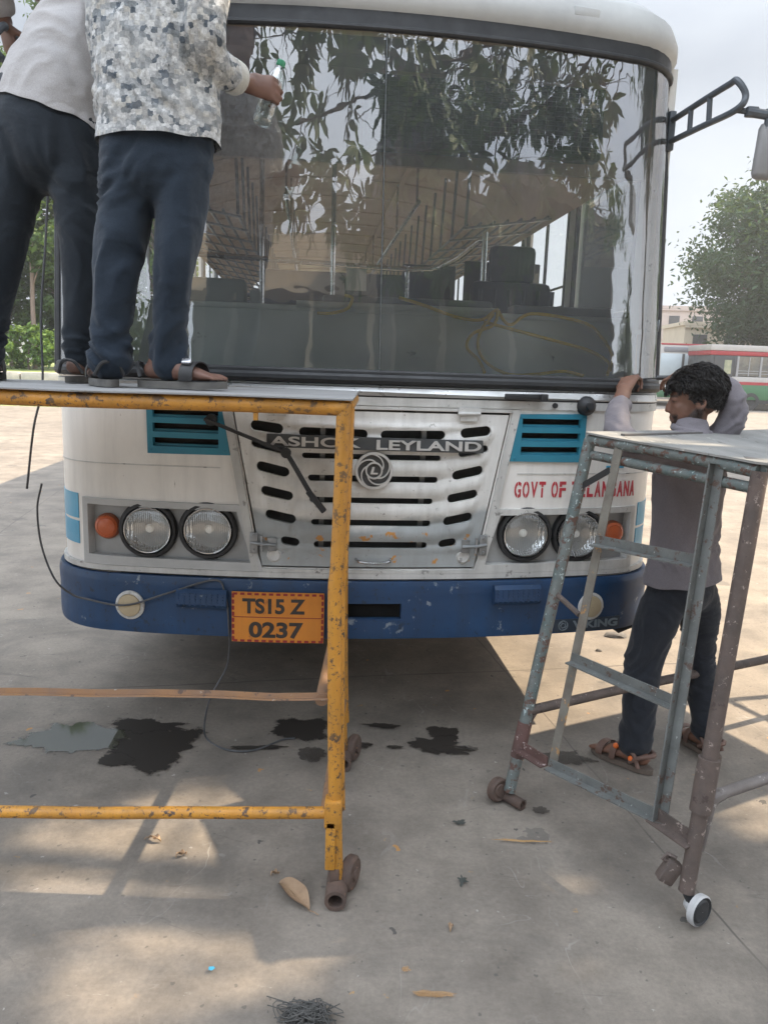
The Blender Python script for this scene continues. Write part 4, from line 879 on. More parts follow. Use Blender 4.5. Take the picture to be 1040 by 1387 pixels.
# ------------------------------------------------------------------ orange work stand
ychip = surf('chipped orange paint', (.60, .285, .035), (.50, .22, .03), 7, .45, spots=(.06, .045, .04), sscale=30, sthr=.56, bscale=55, bstr=.8, spots2=(.10, .06, .045), s2scale=85, s2thr=.585, grime=.6)
ychip2 = surf('faded orange paint', (.29, .155, .07), (.20, .125, .085), 9, .6, spots=(.11, .075, .06), sscale=19, sthr=.58, bscale=45, bstr=.5, spots2=(.42, .40, .38), s2scale=30, s2thr=.66)
rust = surf('rusty iron', (.125, .08, .06), (.075, .055, .047), 14, .8, spots=(.26, .14, .08), sscale=35, sthr=.62, bscale=60, bstr=.5)
deck = surf('worn deck sheet', (.34, .335, .33), (.23, .23, .23), 4, .7, spots=(.14, .12, .10), sscale=10, sthr=.63, bscale=20, bstr=.4, stretch=(.35, 3, 1), spots2=(.48, .47, .45), s2scale=16, s2thr=.67)
st = empty('work_stand', (-.11, 2.12, 0), 0, 'orange painted steel work platform on small wheels with two workers standing on it', 'work platform')
XO, YO = -.11, 2.12
def sp(x, y, z): return (x-XO, y-YO, z)
XL = -2.75
mb = MB()
def wob(pts, a, seed): return [Vector(p)+Vector((noise.noise(Vector((i*.7, seed, 0))), noise.noise(Vector((i*.7, seed, 5))), noise.noise(Vector((i*.7, seed, 9)))))*a for i, p in enumerate(pts)]
def railpts(x0, x1, y, z0, z1, n=9, sag=0): return [sp(x0+(x1-x0)*i/n, y, z0+(z1-z0)*i/n-sag*math.sin(math.pi*i/n)) for i in range(n+1)]
mb.tube(wob(railpts(XL, -.115, 2.12, 1.492, 1.494), .003, 1), .0215, 14, sub=3); mb.tube(wob(railpts(XL, -.13, 2.93, 1.488, 1.488), .003, 2), .0215, 14, sub=3)
mb.tube([sp(-.115, 2.12, 1.494), sp(-.13, 2.93, 1.489)], .0215, 14); mb.tube([sp(XL, 2.12, 1.492), sp(XL, 2.93, 1.489)], .0215, 14)
mb.box(sp(-.36, 2.12, 1.463), (.012, .012, .02))
mb.build('top_rail', ychip, st)
for x, y in ((-.11, 2.12), (-.135, 2.93), (XL, 2.12), (XL, 2.93)):
    mb = MB(); dx = -.02 if x > -1 else .02
    if x > -1 and y < 2.5: pts = [Vector(px(*q, 2.12))-Vector((XO, YO, 0)) for q in ((466, 546), (464, 600), (460, 700), (456, 775), (453.5, 800), (453, 900), (453, 1000), (454, 1100), (456, 1195))]
    elif x > -1: pts = [Vector(px(*q, y))-Vector((XO, YO, 0)) for q in ((463, 552), (462, 700), (461, 800), (461, 900), (463, 980), (465, 1025))]
    else: pts = [sp(x, y, z) for z in (1.51, 1.0, .5, .06)]
    q = catmull(pts, 3)
    mb.tube(q, .0205, 14); mb.tube([Vector(p)+Vector((.013, .018, 0)) for p in q[:-3]], .0165, 12)
    lg = mb.build('leg', ychip, st)
    if y < 2.5 or x < -1: 
        mb = MB(); mb.box(sp(x-.012, y-.004, .285), (.052, .054, .09), ch=.006); mb.box(sp(x-.018, y-.006, .185), (.030, .05, .16), ch=.004); mb.build('leg_sleeve', ychip, lg)
    mb = MB(); cx, cy = x+.004, y-.02
    mb.pipe(sp(cx, cy-.055, .034), sp(cx, cy+.085, .034), .033, .022, 22); mb.box(sp(cx-.008, cy+.02, .078), (.03, .05, .05), ch=.006)
    mb.build('axle_pipe', rust, lg)
    mb = MB(); mb.lathe([(.012, -.020), (.046, -.018), (.054, -.010), (.054, .010), (.046, .018), (.012, .020)], sp(cx+.037, cy+.055, .054), (.93, -.36, 0), 24); mb.lathe([(.02, -.026), (.02, .026)], sp(cx+.037, cy+.055, .054), (.93, -.36, 0), 14); mb.build('wheel', rust, lg)
for y, dz in ((2.125, 0),):
    mb = MB(); P = wob(railpts(XL, -.13, y, .565, .640, 15, -.012), .009, 4+y)
    for a, b in zip(P[:-1], P[1:]): mb.angle(a, b, .020, .005, (0, .25, 1)); 
    mb.build('middle_rail', ychip2, st)
    mb = MB(); mb.tube(wob(railpts(XL, -.13, y, .255, .276, 11, .028), .004, 6+y), .0185, 14, sub=3); mb.build('lower_rail', ychip if y < 2.5 else ychip2, st)
for x in (-.125, XL):
    for z in (.275, .64): mb = MB(); x -= .02 if x > -1 else 0; mb.tube([sp(x, 2.12, z), sp(x, 2.93, z)], .019, 12); mb.build('end_rung', ychip2, st)
V, Fc = fill2d([(XL-.02, 2.105)]+[(XL+(2.62)*i/40, 2.092+.006*noise.noise(Vector((i*.6, 0, 0)))) for i in range(1, 40)]+[(-.095, 2.10), (-.098, 2.4), (-.11, 2.945), (XL-.02, 2.95)], (), .1, .1)
mb = MB(); slab2d(mb, V, Fc, lambda s, z, o: Vector(sp(s, z, 1.5155+o+.003*noise.noise(Vector((s*3, z*3, 0))))), .004, -.0); mb.build('deck', deck, st, 30)

# ------------------------------------------------------------------ blue-green ladder-ended stand at right
bg1 = surf('peeling blue green paint', (.10, .135, .133), (.17, .18, .17), 14, .55, spots=(.115, .065, .05), sscale=26, sthr=.53, bscale=60, bstr=.8, spots2=(.42, .50, .50), s2scale=60, s2thr=.60)
bg2 = surf('grey green iron', (.165, .175, .168), (.11, .115, .11), 11, .55, spots=(.10, .065, .05), sscale=26, sthr=.565, bscale=60, bstr=.7, spots2=(.45, .46, .44), s2scale=62, s2thr=.635)
rus2 = surf('reddish rust iron', (.135, .10, .085), (.085, .068, .06), 12, .75, spots=(.33, .27, .24), sscale=44, sthr=.60, bscale=60, bstr=.7, spots2=(.07, .05, .045), s2scale=22, s2thr=.6)
deck2 = surf('weathered board', (.30, .295, .28), (.20, .20, .19), 3, .8, spots=(.10, .09, .08), sscale=9, sthr=.62, bscale=20, bstr=.5, stretch=(3, .5, 1), spots2=(.50, .48, .44), s2scale=14, s2thr=.64)
G0 = Vector((.945, 2.07, 0)); s2 = empty('ladder_stand', G0, 0, 'blue green and rusty ladder ended work stand on small wheels, empty top', 'work platform')
def g2(v): return Vector(v)-G0
E1 = Vector((.885, .466, 0)); LEN = 2.3
FB, FT = Vector((.508, 2.668, .05)), Vector((.752, 2.85, 1.372)); NB, NT = Vector((.945, 2.07, .09)), Vector((1.060, 2.17, 1.352))
IFB, IFT = Vector((.618, 2.555, .22)), Vector((.80, 2.70, 1.36)); INB, INT = Vector((.888, 2.20, .245)), Vector((.985, 2.30, 1.355))
for (a, b, rr, m_) in ((FB, FT, .0225, 'f'), (NB, NT, .0235, 'n')):
    mb = MB(); mb.tube([g2(a.lerp(b, q)) for q in (0, .2, .42, .6, .8, 1)], rr, 14); lg = mb.build('leg', bg1 if m_ == 'f' else rus2, s2)
    mb = MB(); p = a.lerp(b, .17); d = (b-a).normalized()
    if m_ == 'n':
        mb.tube([g2(a.lerp(b, .20)), g2(a.lerp(b, .33))], .032, 14); mb.build('leg_sleeve', rus2, lg); mb = MB(); mb.box(g2(a+Vector((-.045, .03, .045))), (.05, .04, .075), Matrix.Rotation(.5, 3, 'Y'), ch=.008); mb.tube([g2(a+Vector((-.05, .03, .075))), g2(a+Vector((-.07, .03, .085))), g2(a+Vector((-.055, .035, .10))), g2(a+Vector((-.03, .02, .095)))], .006, 6)
        mb.build('wheel_bracket', rus2, lg)
        mb = MB(); ax = Vector((.52, -.83, .05)).normalized(); c = g2(a+Vector((.028, -.035, -.035)))
        mb.tube([c-ax*.02, c-ax*.035+Vector((-.004, .0, .03)), g2(a+Vector((0, 0, .02)))], [.013, .017, .019], 10, mi=1); mb.lathe([(.014, -.045), (.022, -.03), (.014, -.012)], c, ax, 14); mb.lathe([(.040, -.013), (.047, -.009), (.048, .007), (.043, .012)], c, ax, 28, cap=False, mi=0); mb.lathe([(.043, .011), (.036, .007), (.030, .012), (.014, .013), (.001, .013)], c, ax, 24, cap=False, mi=1); mb.lathe([(.001, -.013), (.040, -.013)], c, ax, 24, cap=False, mi=1)
        mb.build('wheel', [surf('scuffed pale tread', (.50, .50, .50), (.36, .36, .36), 10, .5), black], lg)
    else:
        mb.tube([g2(a.lerp(b, .10)), g2(a.lerp(b, .20))], .0265, 12); mb.build('leg_sleeve', surf('primer spotted rust', (.14, .075, .065), (.10, .06, .052), 12, .8, spots=(.5, .42, .40), sscale=55, sthr=.60, bstr=.4), lg)
        mb = MB(); ax = Vector((.55, -.8, .1)).normalized(); c = g2(a+Vector((-.042, .012, 0)))
        mb.lathe([(.001, -.018), (.036, -.018), (.046, -.010), (.046, .010), (.038, .018), (.026, .015), (.022, .02), (.001, .02)], c, ax, 24, cap=False); mb.build('wheel', rust, lg)
        mb = MB(); mb.pipe(g2(a+Vector((-.02, .03, -.028))), g2(a+Vector((.045, -.045, -.028))), .021, .015, 16); mb.build('axle_pipe', rust, lg)
for a, b in ((IFB, IFT), (INB, INT)):
    mb = MB(); mb.angle(g2(a), g2(b), .034, .005, (.6, -.8, 0), flip=1 if a is IFB else -1); mb.build('ladder_post', bg2 if a is not IFB else surf('flaking pale green iron', (.20, .19, .16), (.13, .11, .09), 12, .6, spots=(.36, .20, .08), sscale=20, sthr=.60, bscale=50, bstr=.5, spots2=(.5, .5, .47), s2scale=40, s2thr=.66), s2)
def rung(a, b, m, w=.036):
    d_ = (b-a).normalized(); mb = MB(); mb.angle(g2(a+d_*.012), g2(b), w, .005, (0, 0, 1)); mb.build('rung', m, s2)
lp = lambda q, A, B: A.lerp(B, q)
rung(lp(.70, IFB, IFT), lp(.72, INB, INT), bg2); rung(lp(.335, IFB, IFT), lp(.325, INB, INT), bg2)
rung(lp(.125, FB, FT), lp(.0, IFB, IFT), MATS['primer spotted rust']); rung(IFB+Vector((0, 0, .0)), INB-Vector((.0, 0, 0)), bg2, .034); rung(INB+Vector((-.015, .02, 0)), lp(.115, NB, NT), rus2, .042)
mb = MB(); mb.tube([g2(lp(.57, FB, FT)), g2(lp(.48, IFB, IFT))], .010, 8); mb.build('spacer', rus2, s2)
mb = MB(); mb.beam(g2(lp(.865, FB, FT)), g2(lp(.93, IFB, IFT)), .005, .022); mb.build('gusset', black, s2)
mb = MB(); mb.tube([g2(FT), g2(FT.lerp(NT, .5)+Vector((0, 0, .006))), g2(NT)], .021, 14); mb.tube([g2(FT+Vector((.0, 0, -.055))), g2(NT+Vector((0, 0, -.05)))], .017, 12)
FE, NE = FT+E1*LEN, NT+E1*LEN
mb.tube([g2(FT), g2(FE)], .021, 14); mb.tube([g2(NT), g2(NE)], .021, 14); mb.tube([g2(FE), g2(NE)], .021, 14); mb.build('top_rail', bg1, s2)
for (a, m_) in ((FE, 0), (NE, 1)):
    mb = MB(); b = a+E1*.12; mb.tube([g2(a), g2((b.x, b.y, .09))], .023, 14); lg = mb.build('leg', rus2, s2)
    mb = MB(); mb.lathe([(.001, -.018), (.042, -.018), (.047, 0), (.042, .018), (.001, .018)], g2((b.x+.03, b.y, .047)), (.5, -.85, 0), 22); mb.build('wheel', rust, lg)
for z in (.36, .75): rung(FE+E1*.08+Vector((0, 0, z-1.37)), NE+E1*.08+Vector((0, 0, z-1.35)), bg2)
for z in (.22, .62, 1.05):
    mb = MB(); mb.tube([g2(FE+E1*.1*(1-z/1.37)+Vector((0, 0, z-1.37))), g2(NE+E1*.1*(1-z/1.37)+Vector((0, 0, z-1.35)))], .016, 10); mb.build('rung', bg2, s2)
mb = MB(); a = Vector((.555, 2.70, .36)); mb.tube([g2(a), g2(a+E1*.6+Vector((0, 0, .006))), g2(a+E1*1.35), g2(a+E1*2.45)], .019, 12, sub=3); mb.tube([g2(a+E1*.05), g2(a+E1*-.01+Vector((-.008, 0, -.10)))], .012, 8); mb.build('side_tube', rus2, s2)
mb = MB(); a = Vector((1.045, 2.155, .36)); mb.tube([g2(a), g2(a+E1*.5+Vector((0, 0, .003))), g2(a+E1*2.2)], .018, 12, sub=3)
mb.tube([g2(a+E1*.02), g2(a+Vector((-.022, -.01, -.012))), g2(a+Vector((-.035, -.03, -.06))), g2(a+Vector((-.05, -.045, -.16)))], [.020, .021, .013, .008], 10, sub=3); mb.build('side_tube', surf('scuffed grey tube', (.21, .19, .18), (.13, .11, .10), 10, .6, spots=(.36, .33, .31), sscale=25, sthr=.6, bstr=.4), s2)
mb = MB()
ex = lambda t_: E1*t_
edge = [FT.lerp(NT, i/16) + E1*(-.022+.006*noise.noise(Vector((i*.9, 3, 0)))) for i in range(17)]
o2 = [(p.x, p.y) for p in edge]; o2 = [(FT.x-.02+.01, FT.y+.022)] + o2 + [(NT.x+.01, NT.y-.03)] + [((NT+ex(LEN*i/12)).x+.012, (NT+ex(LEN*i/12)).y-.028+.004*noise.noise(Vector((i, 8, 0)))) for i in range(1, 13)] + [((FE).x, FE.y+.02)]
V, Fc = fill2d(o2[::-1], (), .12, .12)
def decz(x, y): q = (Vector((x, y, 0))-FT).dot((NT-FT).normalized()); return 1.372 - .020*q/.75 + .0215 + .005*noise.noise(Vector((x*2.5, y*2.5, 0)))
slab2d(mb, V, Fc, lambda s, z, o: g2((s, z, decz(s, z)+o)), .007, 0); mb.build('deck', deck2, s2, 30)
mb = MB(); c = FT.lerp(NT, .16)+E1*.05; d2 = (NT-FT).normalized()
mb.beam(g2(c+Vector((0, 0, .031))), g2(c+E1*.42-d2*.02+Vector((0, 0, .033))), .02, .007); mb.build('deck_patch', surf('dark grey strip of board', (.14, .13, .125), (.2, .19, .18), 8, .8), s2); mb = MB(); mb.beam(g2(FT.lerp(NT, .9)+E1*.02+Vector((0, 0, .028))), g2(NT+E1*.10+Vector((0, 0, .024))), .06, .006, ch=.002); mb.build('deck_patch', surf('dark grey strip of board', (.14, .13, .125), (.2, .19, .18), 8, .8), s2)

# thin cable: from the roof edge at left down to the bumper, round behind the plate and onto the concrete
cm = surf('grey cable', (.06, .065, .07), (.10, .10, .105), 20, .5)
def bs(s, z, off): return B2W @ front(s, z, off)
curve_thing('cable', [px(66, 150, 3.08), px(66, 240, 3.08), px(62, 330, 3.08), px(56, 430, 3.08), px(58, 520, 3.08), px(46, 580, 3.06), px(37, 662, 3.04)], .0048, cm, 'dark cable hanging straight down between the legs of the grey shirted worker', 'cable', 6)
curve_thing('cable', [px(57, 655, 3.0), px(51, 690, 3.0), px(57, 740, 3.0), px(75, 785, 3.0), px(98, 805, 3.02), bs(-1.13, .64, .05), bs(-.97, .632, .062), bs(-.80, .69, .055), bs(-.62, .75, .045), bs(-.575, .70, .045), bs(-.56, .55, .04), px(308, 900, 3.05), px(285, 945, 3.03), px(277, 985, 3.05), pg(283, 1003), pg(310, 1016), pg(345, 1016), pg(382, 1002), pg(400, 1000)], .0042, cm, 'thin grey cable looping over the left bumper lamp and down to the oil patch', 'cable', 8)
# ------------------------------------------------------------------ people
def skin_mat(name, c, beard=None):
    m, t, b = newmat(name); n = noise_tex(t, 22, 5); col = ramp(t, n.outputs['Fac'], [(.3, tuple(x*.82 for x in c)), (.7, tuple(x*1.12 for x in c))]).outputs['Color']
    if beard:
        a = N(t, 'ShaderNodeVertexColor'); a.layer_name = 'stubble'; nn = noise_tex(t, 160, 3, .8); rr = ramp(t, nn.outputs['Fac'], [(.3, .65), (.6, 1.)])
        mu = mixc(t, 1, a.outputs['Color'], rr.outputs['Color'], 'MULTIPLY'); col = mixc(t, mu, col, beard)
    t.links.new(col, b.inputs['Base Color']); b.inputs['Roughness'].default_value = .52; b.inputs['Subsurface Weight'].default_value = .06; b.inputs['Subsurface Radius'].default_value = (.01, .004, .002)
    bump(t, b, noise_tex(t, 150, 4).outputs['Fac'], .12, .002); return m
def cloth(name, c1, c2, scale=3, weave=420, bs=.25):
    m, t, b = newmat(name); n = noise_tex(t, scale, 6, .6); col = ramp(t, n.outputs['Fac'], [(.32, c1), (.68, c2)]).outputs['Color']
    w = noise_tex(t, weave, 2, .8); f = ramp(t, w.outputs['Fac'], [(.3, .8), (.7, 1.15)]); col = mixc(t, 1, col, f.outputs['Color'], 'MULTIPLY')
    t.links.new(col, b.inputs['Base Color']); b.inputs['Roughness'].default_value = .88; b.inputs['Specular IOR Level'].default_value = .2; b.inputs['Sheen Weight'].default_value = .15
    n2 = noise_tex(t, 26, 3, .5, stretch=(1, 1, 1.6)); n3 = noise_tex(t, 8, 2, .5, stretch=(1, 1, 1.4), dist=.8); ad = N(t, 'ShaderNodeMath', operation='MULTIPLY_ADD'); ad.inputs[1].default_value = 3.0; t.links.new(n3.outputs['Fac'], ad.inputs[0]); t.links.new(n2.outputs['Fac'], ad.inputs[2]); bump(t, b, ad.outputs[0], .40, .007); return m
def print_cloth():
    m, t, b = newmat('block print cotton'); c = N(t, 'ShaderNodeTexCoord'); mp = N(t, 'ShaderNodeMapping'); mp.inputs['Scale'].default_value = (1, .45, .9); t.links.new(c.outputs['Object'], mp.inputs['Vector'])
    v = N(t, 'ShaderNodeTexVoronoi', distance='CHEBYCHEV'); v.inputs['Scale'].default_value = 68; v.inputs['Randomness'].default_value = .72; t.links.new(mp.outputs['Vector'], v.inputs['Vector'])
    s = N(t, 'ShaderNodeSeparateColor'); t.links.new(v.outputs['Color'], s.inputs[0])
    r = ramp(t, s.outputs[0], [(0, (.56, .57, .57)), (.20, (.44, .45, .455)), (.36, (.33, .345, .355)), (.54, (.47, .465, .44)), (.68, (.22, .24, .255)), (.82, (.37, .375, .37)), (.91, (.10, .12, .145))]); r.color_ramp.interpolation = 'CONSTANT'
    n = noise_tex(t, 75, 5, .75); rn = ramp(t, n.outputs['Fac'], [(.36, .55), (.55, 1.1)]); col = mixc(t, .8, r.outputs['Color'], rn.outputs['Color'], 'MULTIPLY')
    v2 = N(t, 'ShaderNodeTexVoronoi', distance='CHEBYCHEV'); v2.inputs['Scale'].default_value = 165; t.links.new(mp.outputs['Vector'], v2.inputs['Vector']); s2_ = N(t, 'ShaderNodeSeparateColor'); t.links.new(v2.outputs['Color'], s2_.inputs[0]); r2_ = ramp(t, s2_.outputs[0], [(0, .72), (1, 1.15)]); col = mixc(t, .8, col, r2_.outputs['Color'], 'MULTIPLY'); nb = noise_tex(t, 7, 4); fb = ramp(t, nb.outputs['Fac'], [(.48, 0.), (.66, .3)]); col = mixc(t, fb.outputs['Color'], col, (.55, .555, .55))
    t.links.new(col, b.inputs['Base Color']); b.inputs['Roughness'].default_value = .85; b.inputs['Specular IOR Level'].default_value = .2
    bump(t, b, noise_tex(t, 10, 3, .5, dist=1).outputs['Fac'], .40, .016); return m
def folds(seed, amp, fx, fz, f2=None, hem=None):
    def fn(co, n):
        x, y, z = co
        d = z + .9*x*noise.noise(Vector((x*3+seed, z*3, 1))) + .35*(x+y)
        w = noise.noise(Vector((x*4, y*4, z*4+seed)))*.10
        a = noise.noise(Vector((x*fx*1.5+seed, y*fx*1.5, (d+w)*fz))); b_ = noise.noise(Vector((x*fx*.8-seed, y*fx*.8, z*3.0))); c_ = noise.noise(Vector((x*fx*3+z*9+seed, y*fx*3, (d-w)*fz*2.1)))
        q = (.55-abs(a)*2.1)*.75 + b_*.55 + c_*.16
        k = f2(co) if f2 else 1
        if hem is not None: k *= .04+.96*min(1, abs(co.z-hem)/.07)**1.5
        return max(-.010, amp*k*q)
    return fn
def hand(mb, W, d, n, t, curl, spread=.0, thumb=(.55, .75, -.35), sc=1.0, thumb_bend=.5):
    W, d, n, t = Vector(W), Vector(d).normalized(), Vector(n), Vector(t); n = (n-d*n.dot(d)).normalized(); t = (t-d*t.dot(d)-n*t.dot(n)).normalized()
    K = W + d*.088*sc
    mb.limb([tuple(W-d*.02)+(.027*sc, .021*sc), tuple(W+d*.03*sc)+(.036*sc, .017*sc), tuple(K-d*.012)+(.042*sc, .0145*sc)], 14, 4, side=t)
    L = [(.043, .025, .020), (.047, .029, .021), (.044, .027, .020), (.034, .021, .018)]
    for k, off in enumerate((.032, .011, -.011, -.031)):
        p = K + t*off*sc - d*(.004 if k in (0, 3) else 0)*sc; ang = 0; pts = [tuple(p-d*.02*sc)+(.0092*sc,)]; pts.append(tuple(p)+(.0096*sc,)); c = curl[k] if isinstance(curl[0], (list, tuple)) else curl
        for s_, cc, rr in zip(L[k], c, (.0086, .0080, .0066)):
            ang += cc; f = (d*math.cos(ang) - n*math.sin(ang) + t*spread*(1.5-k)*.2).normalized(); p = p + f*s_*sc; pts.append(tuple(p)+(rr*sc,))
        mb.tube([q[:3] for q in pts], [q[3] for q in pts], 10); mb.ell(p, (.0068*sc,)*3, n=8)
        for q in pts[1:-1]: mb.ell(q[:3], (q[3]*1.04,)*3, n=8)
    p = W + d*.028*sc + t*.026*sc; f = (d*thumb[0]+t*thumb[1]+n*thumb[2]).normalized(); f2 = (f*(1-thumb_bend)+d*.55*thumb_bend-n*.6*thumb_bend).normalized()
    a, b_ = p + f*.042*sc, p + f*.042*sc + f2*.032*sc
    mb.tube([p-f*.012, p, a, b_, b_+f2*.018*sc], [.013*sc, .0125*sc, .0105*sc, .0098*sc, .006*sc], 10); mb.ell(a, (.0105*sc,)*3, n=8); mb.ell(b_+f2*.017*sc, (.0068*sc,)*3, n=8)
def foot(mb, H, d, sc=1.0, ankle=None):
    """H heel point on the sole surface, d direction of toes (horizontal)"""
    H, d = Vector(H), Vector((d[0], d[1], 0)).normalized(); s = Vector((d.y, -d.x, 0)); z = Vector((0, 0, 1)); A = Vector(ankle) if ankle else H+d*.05+z*.10
    mb.limb([tuple(A+z*.06)+(.036*sc, .040*sc), tuple(A)+(.034*sc, .041*sc), tuple(H+d*.052+z*.048)+(.033*sc, .045*sc)], 14, 4, side=s)
    mb.limb([tuple(H+d*.024+z*.032)+(.028*sc, .027*sc), tuple(H+d*.09+z*.036)+(.032*sc, .034*sc), tuple(H+d*.15+z*.026)+(.040*sc, .024*sc), tuple(H+d*.195+z*.017)+(.042*sc, .015*sc)], 14, 5, side=s)
    for k, (o, l, r) in enumerate(((-.030, .052, .0125), (-.010, .050, .009), (.005, .044, .0085), (.019, .036, .008), (.032, .026, .0075))):
        mb.tube([H+d*.185+s*o+z*.016, H+d*(.195+l*.55)+s*o+z*.016, H+d*(.195+l)+s*o+z*.010], [r*1.05, r, r*.75], 9); mb.ell(H+d*(.195+l)+s*o+z*.010, (r*.8,)*3, n=8)
def sandal(name, parent, H, d, msole, mstrap, kind='slide', flip=1, buckle=None, dots=None):
    H, d = Vector(H), Vector((d[0], d[1], 0)).normalized(); s = Vector((d.y, -d.x, 0)); z = Vector((0, 0, 1))
    out = []
    for k in range(32):
        a = 2*math.pi*k/32; u = math.cos(a); v = math.sin(a); x = .118+.142*u; w = .045*(1+.12*u)*(1-.22*math.exp(-((x-.10)/.05)**2)); out.append((x, v*w*1.02))
    V, Fc = fill2d(out, (), .03); mb = MB(); slab2d(mb, V, Fc, lambda x, y, o: H+d*x+s*y+z*(o+.004*max(0, (x-.2)/.06)), 0.0, -.022); so = mb.build(name, msole, parent, 40)
    mb = MB()
    def band(x0, w, h, lean=0, half=.050):
        n = 14; vs = []
        for q in range(n+1):
            a = math.pi*q/n; y = -half*math.cos(a); hh = h*math.sin(a)**.7+.002
            for dx, dz in ((0, 0), (w, 0), (w, .004), (0, .004)): vs.append(H+d*(x0+dx+lean*math.cos(a))+s*y*(1+dz*8)+z*(hh+dz))
        fs = []
        for q in range(n):
            for k in range(4): a0 = q*4+k; b0 = q*4+(k+1) % 4; fs.append((a0, b0, b0+4, a0+4))
        fs += [(0, 1, 2, 3), (n*4+3, n*4+2, n*4+1, n*4)]; mb.add(vs, fs)
    if kind == 'slide': band(.115, .055, .068, .02)
    elif kind == 'toe': 
        band(.135, .042, .058, .015); st_ = mb.build('strap', mstrap, so, 50); mb = MB(); mb.tube([H+d*.0+s*.044+z*.01, H+d*-.016+s*.02+z*.05, H+d*-.016-s*.02+z*.05, H+d*.0-s*.044+z*.01], .006, 6, sub=4)
    else:
        band(.175, .030, .048, .008); mb.build('strap', mstrap, so, 50); mb = MB(); band(.095, .026, .075, .03); mb.build('strap', mstrap, so, 50); mb = MB()
        mb.tube([H+d*.06+s*.046+z*.02, H+d*.01+s*.038+z*.055, H+d*-.02+z*.06, H+d*.01-s*.038+z*.055, H+d*.06-s*.046+z*.02], .010, 8, sub=4)
        mb.tube([H+d*.02+s*.046+z*.005, H+d*.05+s*.042+z*.06, H+d*.11+s*.03+z*.075], .009, 8, sub=4); mb.tube([H+d*.02-s*.046+z*.005, H+d*.05-s*.042+z*.06, H+d*.11-s*.03+z*.075], .009, 8, sub=4)
    st_ = mb.build('strap', mstrap, so, 50)
    if buckle: mb = MB(); mb.box(H+d*.142+s*.035*flip+z*.062, (.030, .012, .020), Matrix.Rotation(math.atan2(d.y, d.x), 3, 'Z') @ Matrix.Rotation(-.8*flip, 3, 'X'), ch=.004); mb.build('buckle', buckle, so)
    if dots:
        for x, h in ((.125, .066), (.055, .036)): mb = MB(); mb.ell(H+d*x+s*.046*flip+z*h, (.012, .012, .012), n=10); mb.build('badge', dots, so)
    return so
def person(loc, label, body, shirt, trousers, mskin, mshirt, mtrous, group, sf=None, tf=None, vb=.0055, hem=None):
    me = voxel(body, vb, 5); o = finish('person', me, mskin, None, None); me.polygons.foreach_set('use_smooth', [True]*len(me.polygons))
    tag(o, label, 'person', group)
    c = Vector(loc)
    for v in me.vertices: v.co -= c
    o.location = c
    def garment(nm, mb, m, fn, sm=6):
        g = voxel(mb, .0085, sm); displace(g, fn)
        if nm == 'shirt' and hem:
            P0, Nn = Vector(hem[0]), Vector(hem[1]).normalized(); bm = bmesh.new(); bm.from_mesh(g); bmesh.ops.bisect_plane(bm, geom=list(bm.verts)+list(bm.edges)+list(bm.faces), dist=1e-5, plane_co=P0, plane_no=Nn, clear_outer=True)
            for v in bm.verts:
                h_ = -(v.co-P0).dot(Nn)
                if h_ < .09:
                    k_ = 1-h_/.09; v.co.z += k_*.012*noise.noise(Vector((v.co.x*11, v.co.y*11, 7))); q_ = Vector((v.co.x-P0.x, v.co.y-P0.y, 0))
                    if h_ < .016: v.co += q_.normalized()*.0022
            bm.to_mesh(g); bm.free(); g.update()
        for v in g.vertices: v.co -= c
        ob = finish(nm, g, m, o, None); g.polygons.foreach_set('use_smooth', [True]*len(g.polygons)); return ob
    a = garment('shirt', shirt, mshirt, sf); b_ = garment('trousers', trousers, mtrous, tf, 5)
    return o, a, b_
def head(mb, C, f, up, sc=1.0):
    C, f = Vector(C), Vector(f).normalized(); up = Vector(up); r = f.cross(up).normalized(); u = r.cross(f)
    Rm = Matrix((f, r, u)).transposed(); P = lambda a, b_, c: C + (f*a + r*b_ + u*c)*sc
    mb.ell(P(-.012, 0, .028), (.098*sc, .076*sc, .092*sc), Rm, 24); mb.ell(P(.030, 0, -.030), (.062*sc, .062*sc, .070*sc), Rm, 20)
    mb.limb([tuple(P(.035, 0, -.05))+(.055*sc, .05*sc), tuple(P(.058, 0, -.092))+(.034*sc, .030*sc)], 16, 3, side=r)   # jaw to chin
    for s in (1, -1):
        mb.limb([tuple(P(-.01, s*.058, -.045))+(.014, .02), tuple(P(.055, s*.030, -.095))+(.014, .016)], 12, 4, side=r)
        mb.ell(P(.054, s*.036, -.020), (.024*sc, .022*sc, .022*sc), Rm, 12)                                               # cheekbone
        mb.ell(P(.074, s*.031, .012), (.013*sc, .015*sc, .010*sc), Rm, 12)                                                # eyelid
        e = P(-.012, s*.076, -.012); Re = Rm @ Matrix.Rotation(s*.35, 3, 'Z')
        mb.ell(e, (.021*sc, .009*sc, .033*sc), Re, 16); mb.tube([P(-.02, s*.083, .012), P(-.032, s*.086, -.005), P(-.022, s*.084, -.03), P(-.008, s*.078, -.042)], .0055*sc, 8, sub=3)
    mb.limb([tuple(P(.072, .0, .030))+(.046*sc, .012*sc), tuple(P(.078, 0, .027))+(.040*sc, .010*sc)], 12, 3, side=r)          # brow
    mb.limb([tuple(P(.078, 0, .018))+(.009*sc, .010*sc), tuple(P(.094, 0, -.012))+(.011*sc, .010*sc), tuple(P(.099, 0, -.028))+(.013*sc, .010*sc)], 12, 4, side=r)
    for s in (1, -1): mb.ell(P(.090, s*.013, -.032), (.011*sc, .009*sc, .008*sc), Rm, 10)
    mb.ell(P(.083, 0, -.056), (.012*sc, .024*sc, .006*sc), Rm, 12); mb.ell(P(.081, 0, -.068), (.012*sc, .021*sc, .007*sc), Rm, 12); mb.ell(P(.074, 0, -.096), (.018*sc, .022*sc, .016*sc), Rm, 12)
    return P, Rm
